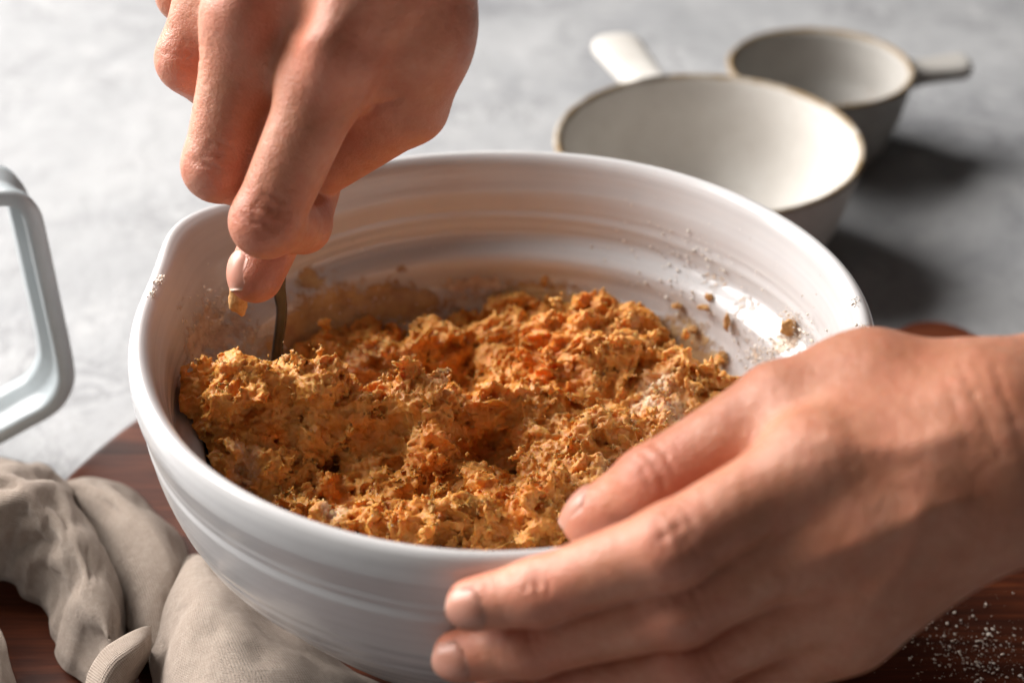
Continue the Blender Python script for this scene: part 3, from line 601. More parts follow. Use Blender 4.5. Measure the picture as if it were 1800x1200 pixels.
RIGHT = {'index': [(-0.0495, 0.00126, 0.22398, 0.0123), (-0.07073, -0.01389, 0.17994, 0.0103), (-0.06336, 0.01081, 0.1647, 0.0086), (-0.06001, 0.03055, 0.16717, 0.0072)],
 'middle': [(-0.0752, 0.01872, 0.23201, 0.0123), (-0.0873, 0.00698, 0.18768, 0.0106), (-0.07626, 0.02791, 0.16862, 0.009), (-0.06857, 0.04478, 0.1722, 0.0074)],
 'ring': [(-0.08533, 0.04809, 0.23985, 0.012), (-0.09908, 0.04091, 0.20767, 0.0104), (-0.08756, 0.05409, 0.18426, 0.0086), (-0.07708, 0.06059, 0.18317, 0.007)],
 'little': [(-0.08965, 0.07054, 0.24636, 0.011), (-0.10472, 0.07137, 0.21713, 0.009), (-0.09367, 0.07972, 0.19729, 0.0076), (-0.0867, 0.08219, 0.19199, 0.0062)],
 'thumb': [(-0.02494, 0.01571, 0.23112, 0.0145), (-0.02902, 0.015, 0.20498, 0.0123), (-0.066, 0.02908, 0.17216, 0.0108), (-0.07863, 0.00355, 0.15033, 0.0088)],
 'kpalm': 0.01,
 'palm': [[(-0.02443, 0.014, 0.27159, 0.017), (-0.04971, 0.0031, 0.22313, 0.0126)], [(-0.03062, 0.02365, 0.2716, 0.017), (-0.07551, 0.02059, 0.23121, 0.0126)],
          [(-0.03549, 0.03532, 0.27103, 0.016), (-0.08567, 0.05, 0.23911, 0.0122)], [(-0.03967, 0.04611, 0.26917, 0.016), (-0.08982, 0.07151, 0.24601, 0.012)],
          [(-0.02088, 0.02009, 0.26273, 0.016), (-0.02624, 0.01568, 0.2275, 0.0155)], [(-0.02653, 0.02033, 0.22545, 0.014), (-0.04525, 0.01642, 0.21606, 0.011)],
          [(-0.05747, 0.00901, 0.21578, 0.0085), (-0.07263, 0.01831, 0.21706, 0.0085)], [(-0.08068, 0.02778, 0.22218, 0.008), (-0.08867, 0.04198, 0.2236, 0.008)],
          [(-0.02384, 0.01791, 0.27023, 0.019), (-0.00307, 0.01361, 0.32297, 0.023), (0.04679, 0.00328, 0.44954, 0.029)],
          [(-0.03549, 0.03532, 0.27103, 0.019), (-0.01416, 0.02884, 0.32233, 0.024), (0.03702, 0.0133, 0.44545, 0.032)]],
 'bumps': [(-0.05069, -0.00709, 0.23293, 0.012, 0.0034), (-0.07424, -0.02266, 0.18404, 0.012, 0.0004), (-0.07639, 0.01036, 0.24096, 0.012, 0.0034),
           (-0.09091, -0.00205, 0.19189, 0.012, 0.0004), (-0.10262, 0.03205, 0.21181, 0.011, 0.0004), (-0.05008, -0.00683, 0.23322, 0.006, 0.0011),
           (-0.04835, -0.00487, 0.23616, 0.006, 0.0011), (-0.04663, -0.0029, 0.23909, 0.006, 0.0011), (-0.0449, -0.00094, 0.24203, 0.006, 0.0011),
           (-0.04318, 0.00102, 0.24496, 0.006, 0.0011), (-0.04145, 0.00298, 0.24789, 0.006, 0.0011), (-0.03973, 0.00494, 0.25083, 0.006, 0.0011), (-0.038, 0.0069, 0.25376, 0.006, 0.0011),
           (-0.03628, 0.00886, 0.2567, 0.006, 0.0011), (-0.03455, 0.01082, 0.25963, 0.006, 0.0011), (-0.03283, 0.01279, 0.26256, 0.006, 0.0011), (-0.0311, 0.01475, 0.2655, 0.006, 0.0011),
           (-0.07578, 0.01063, 0.24126, 0.006, 0.0011), (-0.07209, 0.01204, 0.24338, 0.006, 0.0011), (-0.0684, 0.01346, 0.24551, 0.006, 0.0011), (-0.06471, 0.01488, 0.24763, 0.006, 0.0011),
           (-0.06102, 0.0163, 0.24976, 0.006, 0.0011), (-0.05733, 0.01771, 0.25188, 0.006, 0.0011), (-0.05364, 0.01913, 0.25401, 0.006, 0.0011), (-0.04996, 0.02055, 0.25614, 0.006, 0.0011),
           (-0.04627, 0.02197, 0.25826, 0.006, 0.0011), (-0.04258, 0.02338, 0.26039, 0.006, 0.0011), (-0.03889, 0.0248, 0.26251, 0.006, 0.0011), (-0.0352, 0.02622, 0.26464, 0.006, 0.0011),
           (-0.07145, 0.02036, 0.17543, 0.007, 0.0006), (-0.05994, -0.00573, 0.23075, 0.01, -0.0012), (-0.05845, -5e-05, 0.23705, 0.012, -0.0018),
           (-0.03749, -0.00761, 0.23599, 0.017, -0.002), (-0.07634, 0.00991, 0.24425, 0.01, -0.0015), (-0.04719, -0.01122, 0.23096, 0.009, 0.0016),
           (-0.07497, 0.00469, 0.23322, 0.008, 0.0012), (-0.05273, -0.01412, 0.21592, 0.01, -0.0006), (-0.0317, -0.00318, 0.22512, 0.012, -0.001),
           (-0.03857, -0.0072, 0.24786, 0.003, 0.0003), (-0.04038, -0.0074, 0.24566, 0.003, 0.0003), (-0.0422, -0.0076, 0.24346, 0.003, 0.0003), (-0.04401, -0.00781, 0.24125, 0.003, 0.0003),
           (-0.046, -0.00795, 0.23925, 0.003, 0.0003), (-0.04848, -0.00791, 0.23783, 0.003, 0.0003), (-0.05097, -0.00788, 0.23641, 0.003, 0.0003),
           (-0.05345, -0.00785, 0.23499, 0.003, 0.0003), (-0.05546, -0.00657, 0.23413, 0.003, 0.0003), (-0.05706, -0.00423, 0.23373, 0.003, 0.0003),
           (-0.05867, -0.0019, 0.23333, 0.003, 0.0003), (-0.06027, 0.00044, 0.23294, 0.003, 0.0003), (-0.06188, 0.00277, 0.23254, 0.003, 0.0003), (-0.06348, 0.00511, 0.23214, 0.003, 0.0003),
           (-0.02286, -0.00232, 0.24583, 0.0032, 0.0003), (-0.02415, -0.00272, 0.24438, 0.0032, 0.0003), (-0.02543, -0.00312, 0.24294, 0.0032, 0.0003),
           (-0.02672, -0.00352, 0.2415, 0.0032, 0.0003), (-0.02801, -0.00392, 0.24006, 0.0032, 0.0003), (-0.0293, -0.00433, 0.23862, 0.0032, 0.0003),
           (-0.03058, -0.00473, 0.23717, 0.0032, 0.0003), (-0.0316, -0.00503, 0.23554, 0.0032, 0.0003), (-0.03241, -0.00525, 0.23375, 0.0032, 0.0003),
           (-0.03322, -0.00548, 0.23196, 0.0032, 0.0003), (-0.03403, -0.0057, 0.23018, 0.0032, 0.0003), (-0.03484, -0.00592, 0.22839, 0.0032, 0.0003),
           (-0.03565, -0.00614, 0.2266, 0.0032, 0.0003), (-0.03646, -0.00637, 0.22481, 0.0032, 0.0003)],
 'creases': [((-0.04154, 0.00496, 0.20459), (-0.03766, 0.00174, 0.20995), 0.0006, 0.0012), ((-0.03766, 0.00174, 0.20995), (-0.03069, 0.00023, 0.21292), 0.0006, 0.0012),
             ((-0.06847, -0.02605, 0.18932), (-0.0769, -0.02141, 0.19204), 0.00045, 0.001), ((-0.06737, -0.02658, 0.18627), (-0.07917, -0.02008, 0.19008), 0.00045, 0.001),
             ((-0.06795, -0.02617, 0.18377), (-0.07976, -0.01968, 0.18758), 0.00045, 0.001), ((-0.07023, -0.02484, 0.18181), (-0.07866, -0.0202, 0.18453), 0.00031, 0.001),
             ((-0.08623, -0.00504, 0.19835), (-0.09537, -0.00104, 0.19908), 0.00045, 0.001), ((-0.08444, -0.00547, 0.19563), (-0.09724, 0.00013, 0.19666), 0.00045, 0.001),
             ((-0.08449, -0.00509, 0.19306), (-0.09728, 0.0005, 0.19409), 0.00045, 0.001), ((-0.08636, -0.00392, 0.19063), (-0.0955, 8e-05, 0.19137), 0.00031, 0.001),
             ((-0.09618, 0.0291, 0.21254), (-0.10895, 0.03473, 0.21366), 0.0004, 0.001), ((-0.09629, 0.02938, 0.20996), (-0.10906, 0.03501, 0.21108), 0.00028, 0.001),
             ((-0.06704, 0.01805, 0.17492), (-0.07295, 0.02334, 0.17917), 0.0006, 0.0007), ((-0.06752, 0.01683, 0.1726), (-0.07539, 0.02388, 0.17827), 0.0006, 0.0007),
             ((-0.06996, 0.01737, 0.1717), (-0.07587, 0.02266, 0.17595), 0.00042, 0.0007), ((-0.06982, -0.02034, 0.19267), (-0.0661, -0.02105, 0.19217), 0.00035, 0.0008),
             ((-0.0661, -0.02105, 0.19217), (-0.06292, -0.02094, 0.19014), 0.00035, 0.0008), ((-0.07141, -0.02073, 0.19086), (-0.06734, -0.02205, 0.18915), 0.00035, 0.0008),
             ((-0.06734, -0.02205, 0.18915), (-0.06303, -0.02132, 0.1877), 0.00035, 0.0008), ((-0.07297, -0.02126, 0.18914), (-0.0677, -0.02243, 0.18828), 0.00035, 0.0008),
             ((-0.0677, -0.02243, 0.18828), (-0.06313, -0.02181, 0.18532), 0.00035, 0.0008), ((-0.07295, -0.02252, 0.1872), (-0.06887, -0.02388, 0.1855), 0.00035, 0.0008),
             ((-0.06887, -0.02388, 0.1855), (-0.0646, -0.02291, 0.18391), 0.00035, 0.0008), ((-0.07296, -0.02362, 0.18517), (-0.06924, -0.02424, 0.18463), 0.00035, 0.0008),
             ((-0.06924, -0.02424, 0.18463), (-0.06609, -0.0239, 0.18243), 0.00035, 0.0008), ((-0.08736, -0.00094, 0.19967), (-0.08395, -0.00126, 0.19955), 0.00035, 0.0008),
             ((-0.08395, -0.00126, 0.19955), (-0.081, -0.0009, 0.19796), 0.00035, 0.0008), ((-0.08895, -0.00123, 0.19764), (-0.0849, -0.00218, 0.1963), 0.00035, 0.0008),
             ((-0.0849, -0.00218, 0.1963), (-0.08076, -0.00117, 0.19543), 0.00035, 0.0008), ((-0.08954, -0.002, 0.19561), (-0.08517, -0.00253, 0.19536), 0.00035, 0.0008),
             ((-0.08517, -0.00253, 0.19536), (-0.08134, -0.00196, 0.19341), 0.00035, 0.0008), ((-0.08916, -0.00305, 0.19349), (-0.08607, -0.00371, 0.19223), 0.00035, 0.0008),
             ((-0.08607, -0.00371, 0.19223), (-0.08277, -0.0031, 0.19181), 0.00035, 0.0008), ((-0.0983, 0.03197, 0.21781), (-0.0954, 0.03106, 0.21793), 0.0003, 0.0008),
             ((-0.0954, 0.03106, 0.21793), (-0.0891, 0.01068, 0.22566), 0.0003, 0.0008), ((-0.09984, 0.03184, 0.21592), (-0.09669, 0.03092, 0.21452), 0.0003, 0.0008),
             ((-0.09669, 0.03092, 0.21452), (-0.08902, 0.00975, 0.22375), 0.0003, 0.0008), ((-0.10054, 0.03117, 0.21403), (-0.09701, 0.03074, 0.21369), 0.0003, 0.0008),
             ((-0.09701, 0.03074, 0.21369), (-0.08996, 0.01049, 0.22131), 0.0003, 0.0008), ((-0.10051, 0.0304, 0.21194), (-0.09815, 0.02983, 0.21061), 0.0003, 0.0008),
             ((-0.09815, 0.02983, 0.21061), (-0.09546, 0.03037, 0.21024), 0.0003, 0.0008)],
 'red': [(-0.05069, -0.00709, 0.23293, 0.014, 0.7), (-0.07424, -0.02266, 0.18404, 0.013, 0.6), (-0.07639, 0.01036, 0.24096, 0.014, 0.7), (-0.09091, -0.00205, 0.19189, 0.013, 0.6),
         (-0.10262, 0.03205, 0.21181, 0.013, 0.6), (-0.07145, 0.02036, 0.17543, 0.013, 0.6), (-0.07863, 0.00355, 0.15033, 0.012, 0.9)],
 'nails': [('thumb', (-0.86, -0.42, 0.3), 0.0125, 0.0125, 0.0)]}

def hand_sdf(H, kp=.009, kf=.0035):
    bumps = H.get('bumps', []); cre = H.get('creases', [])
    def f(p):
        palm = None
        for ch in H['palm']:
            for a, b in zip(ch[:-1], ch[1:]):
                d = rcone(p, a, b); palm = d if palm is None else smin(palm, d, H.get('kpalm', .013))
        tot = palm
        for k in ('index', 'middle', 'ring', 'little', 'thumb'):
            ch = H[k]; c = None
            for a, b in zip(ch[:-1], ch[1:]):
                d = rcone(p, a, b); c = d if c is None else smin(c, d, kf)
            tot = smin(tot, smin(palm, c, kp if k != 'thumb' else .011), .0012)
        return tot
    def relief(p):
        out = np.zeros(len(p))
        for x, y, z, r, k in bumps:
            m = np.abs(p - (x, y, z)).max(1) < 2.5 * r
            out[m] += k * np.exp(-((p[m] - (x, y, z)) ** 2).sum(1) / (r * r))
        for a, b, dep, wid in cre:
            c = (np.array(a) + b) / 2; m = np.abs(p - c).max(1) < np.linalg.norm(np.array(a) - b) / 2 + 3 * wid
            out[m] -= dep * np.exp(-(segdist(p[m], a, b) / wid) ** 2)
        return out
    return f, relief

def nail_mesh(f, base, tip, r, up, L, W, parent, back=.0):
    """a curved plate lying on the finger end: base joint, tip centre, finger radius, outward direction, length, width"""
    base = np.array(base); tip = np.array(tip); ax = tip - base; ax /= np.linalg.norm(ax)
    up = np.array(up, float); up -= ax * (up @ ax); up /= np.linalg.norm(up); sd = np.cross(ax, up)
    nu, nv = 22, 18
    u = np.linspace(-1, 1, nu); v = np.linspace(0, 1, nv)
    U, Vv = np.meshgrid(u, v, indexing='ij'); U = U.ravel(); Vv = Vv.ravel()
    # rounded base and rounded free edge
    wv = np.sqrt(np.clip(1 - (np.clip((.28 - Vv) / .28, 0, 1)) ** 2 * .55, .05, 1)) * np.sqrt(np.clip(1 - (np.clip((Vv - .72) / .28, 0, 1)) ** 2 * .5, .05, 1))
    sx = U * W * .5 * wv
    tt = (Vv - 1) * L + r * .92 + back - .0012 * (U ** 2) * (Vv > .5) * (2 * Vv - 1)
    start = tip + ax * tt[:, None] + sd * sx[:, None] + up * (r * 1.7)
    d = np.zeros(len(start))
    P = start.copy()
    for _ in range(40): P = P - up * np.clip(f(P), -.002, .002)[:, None] * .8
    # the plate keeps a smooth curve: only follow the finger as a cylinder-like curve
    hgt = (P - tip) @ up; A = np.stack([np.ones_like(U), U ** 2, Vv, Vv ** 2, U ** 4], 1)
    ok = np.abs(hgt) < r * 1.5
    co, *_ = np.linalg.lstsq(A[ok], hgt[ok], rcond=None); hs = A @ co
    edge = np.clip(1 - np.maximum(np.abs(U), np.clip(1 - Vv * 1.2, 0, 1)) ** 6, 0, 1)
    P = tip + ax * tt[:, None] + sd * sx[:, None] + up * (hs + .0005 * edge + .0001 + .0002 * Vv - .0006 * U ** 4)[:, None]
    top = P; bot = P - up * .0007
    n = len(P); Fq = grid_faces(nu, nv)
    rim = [i * nv for i in range(nu)] + [(nu - 1) * nv + j for j in range(1, nv)] + [i * nv + nv - 1 for i in range(nu - 2, -1, -1)] + [j for j in range(nv - 2, 0, -1)]
    side = np.array([(rim[i], rim[(i + 1) % len(rim)], rim[(i + 1) % len(rim)] + n, rim[i] + n) for i in range(len(rim))])
    o = mesh_obj('fingernail', np.vstack([top, bot]), np.vstack([Fq, Fq[:, ::-1] + n, side]), M['nail'])
    attr(o, 'tip', np.tile(np.clip((Vv - .90) / .07, 0, 1) * .4, 2))
    o.parent = parent; o.matrix_parent_inverse = Matrix.Translation(-parent.location)
    return o

def make_hand(H, label, h=.0009):
    f, relief = hand_sdf(H)
    pts = np.array([q for k in ('index', 'middle', 'ring', 'little', 'thumb') for q in H[k]] + [q for c in H['palm'] for q in c])
    lo = (pts[:, :3] - pts[:, 3:] - .006).min(0); hi = (pts[:, :3] + pts[:, 3:] + .006).max(0)
    V, F = surface(f, lo, hi, h, band=1.5, relax=3, proj=2, fine=relief)
    o = mesh_obj('hand', V, F, M['skin'])
    red = np.zeros(len(V))
    for x, y, z, r, k in H['red']:
        red = np.maximum(red, k * np.exp(-((V - (x, y, z)) ** 2).sum(1) / (r * r)))
    attr(o, 'red', red)
    recenter(o, H['palm'][0][0][:3])
    for ch, up, L, W, back in H['nails']:
        nail_mesh(f, H[ch][-2][:3], H[ch][-1][:3], H[ch][-1][3], up, L, W, o, back)
    return tag(o, label, 'hand')
make_hand(LEFT, 'hand steadying the bowl at lower right, thumb hooked over the rim')
make_hand(RIGHT, 'hand with curled fingers gripping the fork above the bowl')

# ---------------------------------------------------------------- the fork
FORK = [(-0.07992, 0.0308, 0.09229), (-0.07775, 0.02809, 0.10617), (-0.07462, 0.02427, 0.1238), (-0.07435, 0.02251, 0.13729), (-0.07167, 0.02886, 0.1575), (-0.06692, 0.03524, 0.18132),
 (-0.06149, 0.04317, 0.20566)]
def ribbon(path, widths, thick, nrm, name, mat, parent=None, nseg=10):
    """a bar with an oval section swept along a path"""
    P = catmull(path, 40); W = np.interp(np.linspace(0, 1, 40), np.linspace(0, 1, len(widths)), widths)
    T = np.interp(np.linspace(0, 1, 40), np.linspace(0, 1, len(thick)), thick)
    tg = np.gradient(P, axis=0); tg /= np.linalg.norm(tg, axis=1)[:, None]
    nrm = np.array(nrm, float); S = np.cross(tg, nrm); S /= np.linalg.norm(S, axis=1)[:, None]; N = np.cross(S, tg)
    a = np.linspace(0, 2 * np.pi, nseg, endpoint=False)
    ca, sa = np.cos(a), np.sin(a); ca = np.sign(ca) * np.abs(ca) ** .6; sa = np.sign(sa) * np.abs(sa) ** .6
    v = P[:, None] + S[:, None] * (W[:, None] * ca)[..., None] + N[:, None] * (T[:, None] * sa)[..., None]
    n = len(P); fs = [tuple(r) for r in grid_faces(nseg, n, True)]
    v = v.transpose(1, 0, 2).reshape(-1, 3)
    fs += [tuple(i * n for i in range(nseg)), tuple(i * n + n - 1 for i in reversed(range(nseg)))]
    return mesh_obj(name, v, fs, mat, parent)
fk = bpy.data.objects.new('fork', None); COL.objects.link(fk); fk.location = FORK[0]
fk.empty_display_size = .01
tag(fk, 'steel dinner fork held upright in the dough at left', 'fork')
def under(o, root):
    o.parent = root; o.matrix_parent_inverse = Matrix.Translation(-root.location); return o
FN = (.35, -.9, .25)
under(ribbon(FORK, [.0022, .0019, .0019, .0024, .0034, .0044, .0046], [.0014, .0013, .0013, .0013, .0013, .0012, .001], FN, 'handle', M['metal']), fk)
p0 = np.array(FORK[0]); dn = p0 - np.array(FORK[1]); dn /= np.linalg.norm(dn); sdv = np.cross(dn, np.array(FN)); sdv /= np.linalg.norm(sdv)
under(ribbon([p0 - dn * .002, p0 + dn * .006, p0 + dn * .014], [.002, .008, .0105], [.0013, .001, .0009], FN, 'head', M['metal']), fk)
for k in (-1.5, -.5, .5, 1.5):
    b0 = p0 + dn * .012 + sdv * k * .0055
    under(ribbon([b0, b0 + dn * .008, b0 + dn * .016], [.0015, .0013, .0007], [.0009, .0009, .0006], FN, 'tine', M['metal']), fk)

# ---------------------------------------------------------------- measuring cups
def make_cup(name, x, y, R, Hh, hdir, hlen, hw, label, mat):
    root = bpy.data.objects.new(name, None); COL.objects.link(root); root.location = (x, y, 0); root.empty_display_size = .02
    t = .0042
    prof = [(0, .0015), (R * .5, .0012), (R * .66, .001), (R * .74, .004), (R * .82, .014), (R * .90, Hh * .5), (R * .955, Hh * .78), (R - .0006, Hh * .95), (R, Hh - .0016), (R - t * .4, Hh),
            (R - t * .9, Hh - .0014), (R - t - .001, Hh * .93), (R * .955 - t, Hh * .78), (R * .90 - t, Hh * .5), (R * .82 - t, .018), (R * .70 - t, .009), (R * .5, .006), (R * .25, .0055), (0, .0055)]
    v, f = lathe(prof, 128, 5)
    b = mesh_obj('cup_body', v, f, mat, root)
    r = np.hypot(v[:, 0], v[:, 1])
    attr(b, 'edge', np.clip((v[:, 2] - (Hh - .0022)) / .0012, 0, 1))
    # flat tapering grip with a round end
    n = 26; m = 14
    s = np.linspace(0, 1, n)
    a = math.atan2(hdir[1], hdir[0]); ux, uy = math.cos(a), math.sin(a)
    Wd = hw * (.62 + .38 * s ** .8) * np.sqrt(np.clip(1 - np.clip((s - .80) / .2, 0, 1) ** 2, .02, 1)) + hw * .25 * np.exp(-s * 12)
    Th = .0052 * (1 - .15 * s) * np.sqrt(np.clip(1 - np.clip((s - .90) / .1, 0, 1) ** 2, .05, 1)) + .004 * np.exp(-s * 10)
    Pz = Hh - .008 + .004 * s
    q = np.linspace(0, 2 * np.pi, m, endpoint=False); cq, sq = np.cos(q), np.sin(q); cq = np.sign(cq) * np.abs(cq) ** .55; sq = np.sign(sq) * np.abs(sq) ** .7
    vv = []
    for i in range(m):
        u = (R - .003) + hlen * s; wv = Wd * cq[i]; zz = Pz + Th * sq[i]
        vv.append(np.stack([u * ux - wv * uy, u * uy + wv * ux, zz], 1))
    fs = [tuple(g) for g in grid_faces(m, n, True)] + [tuple(i * n + n - 1 for i in range(m))]
    hnd = mesh_obj('handle', np.concatenate(vv), fs, mat, root)
    attr(hnd, 'edge', np.zeros(m * n))
    tag(root, label, 'measuring cup', 'stoneware measuring cups behind the bowl')
    return root
make_cup('measuring_cup', .0975, .274, .0745, .060, (-.31, .95), .062, .0150, 'large cream stoneware measuring cup right behind the mixing bowl, handle pointing away', M['cup'])
make_cup('measuring_cup', .168, .380, .050, .050, (1, .10), .036, .0115, 'small cream stoneware measuring cup with its handle pointing right, farthest from the camera', M['cup_grey'])

def grains(name, pts, smin_, smax, mat, flat=.6, jag=.35, norms=None):
    """many small irregular grains as one mesh"""
    t = (1 + 5 ** .5) / 2
    ico = np.array([(-1, t, 0), (1, t, 0), (-1, -t, 0), (1, -t, 0), (0, -1, t), (0, 1, t), (0, -1, -t), (0, 1, -t), (t, 0, -1), (t, 0, 1), (-t, 0, -1), (-t, 0, 1)]) / 1.9
    fi = np.array([(0, 11, 5), (0, 5, 1), (0, 1, 7), (0, 7, 10), (0, 10, 11), (1, 5, 9), (5, 11, 4), (11, 10, 2), (10, 7, 6), (7, 1, 8), (3, 9, 4), (3, 4, 2), (3, 2, 6), (3, 6, 8), (3, 8, 9), (4, 9, 5), (2, 4, 11), (6, 2, 10), (8, 6, 7), (9, 8, 1)])
    N = len(pts); s = smin_ + (smax - smin_) * rng.random(N) ** 3
    v = ico[None] * (1 + jag * rng.normal(size=(N, 12, 1))) * s[:, None, None]
    v *= (1 + .35 * rng.normal(size=(N, 1, 3))).clip(.4, 1.8)
    if norms is None: v[:, :, 2] *= flat
    v = v + np.asarray(pts)[:, None]
    f = (fi[None] + 12 * np.arange(N)[:, None, None]).reshape(-1, 3)
    return mesh_obj(name, v.reshape(-1, 3), f, mat)

# flour left in the cups
def flour_heap(x, y, rx, ry, hh, z0, label, cat):
    n, m = 40, 14
    vs = []
    for i in range(n):
        a = 2 * math.pi * i / n
        for j in range(m):
            q = j / (m - 1)
            px, py = rx * q * math.cos(a) * (1 + .22 * math.sin(3 * a + x * 90)), ry * q * math.sin(a) * (1 + .18 * math.cos(2 * a))
            vs.append((px, py, hh * (1 - q * q)))
    vs = np.array(vs); vs[:, 2] += .0018 * perlin(vs * 160 + x * 50) * (vs[:, 2] > 0)
    o = mesh_obj('flour_heap', vs, grid_faces(n, m, True), M['flour']); o.location = (x, y, z0)
    tag(o, label, cat); return o
flour_heap(.120, .249, .026, .018, .006, .0062, 'white flour left in the bottom of the large measuring cup', 'flour')
flour_heap(.184, .366, .015, .011, .004, .0060, 'white flour left in the bottom of the small measuring cup', 'flour')

# ---------------------------------------------------------------- enamel cup with loop handle at the left edge
LOOP = [(-0.258, 0.095, 0.03), (-0.257, 0.092, 0.06), (-0.25, 0.088, 0.092), (-0.233, 0.086, 0.118), (-0.20688, 0.085, 0.12735), (-0.19598, 0.085, 0.1302), (-0.18323, 0.085, 0.1321),
 (-0.17614, 0.085, 0.13115), (-0.17219, 0.085, 0.12592), (-0.17126, 0.085, 0.1158), (-0.17031, 0.085, 0.08712), (-0.16957, 0.085, 0.05963), (-0.17123, 0.085, 0.04827),
 (-0.17761, 0.085, 0.03835), (-0.1889, 0.085, 0.03081), (-0.20146, 0.085, 0.02317), (-0.21913, 0.085, 0.01341), (-0.24, 0.088, 0.0085), (-0.256, 0.094, 0.0085)]
def make_loop_cup():
    root = bpy.data.objects.new('enamel_cup', None); COL.objects.link(root); root.empty_display_size = .02
    root.location = (-.305, .105, 0)
    P = catmull(LOOP, 150); n = len(P)
    wdir = np.array((-.52, .85, 0.)) * .027
    tg = np.gradient(P, axis=0); tg /= np.linalg.norm(tg, axis=1)[:, None]
    wn = wdir / np.linalg.norm(wdir); nr = np.cross(tg, wn); nr /= np.linalg.norm(nr, axis=1)[:, None]
    th = .0042
    # section: a strip with a thick rounded front edge and a thick back edge
    sec = [(0, -th * .5), (0, th * .5), (.04, th * .75), (.16, th * .75), (.3, th * .35), (.62, th * .3), (.72, th * .9), (.95, th * .9), (1, th * .6), (1, -th * .6), (.95, -th * .9), (.72, -th * .9), (.6, -th * .35), (.3, -th * .35), (.16, -th * .75), (.04, -th * .75)]
    v = [P + wdir * a + nr * b for a, b in sec]; k = len(sec)
    fs = grid_faces(k, n, True)
    h = mesh_obj('handle', np.concatenate(v), fs, M['enamel'], None)
    under(h, root)
    v, f = lathe([(0, .002), (.03, .0015), (.043, .003), (.049, .012), (.050, .03), (.0505, .043), (.0495, .0445), (.0485, .043), (.048, .03), (.047, .013), (.041, .006), (.02, .005), (0, .005)], 96, 4)
    b = mesh_obj('cup_body', v, f, M['enamel'], root)
    tag(root, 'pale blue-grey enamel cup at the left edge, only its tall loop handle in view', 'cup')
make_loop_cup()

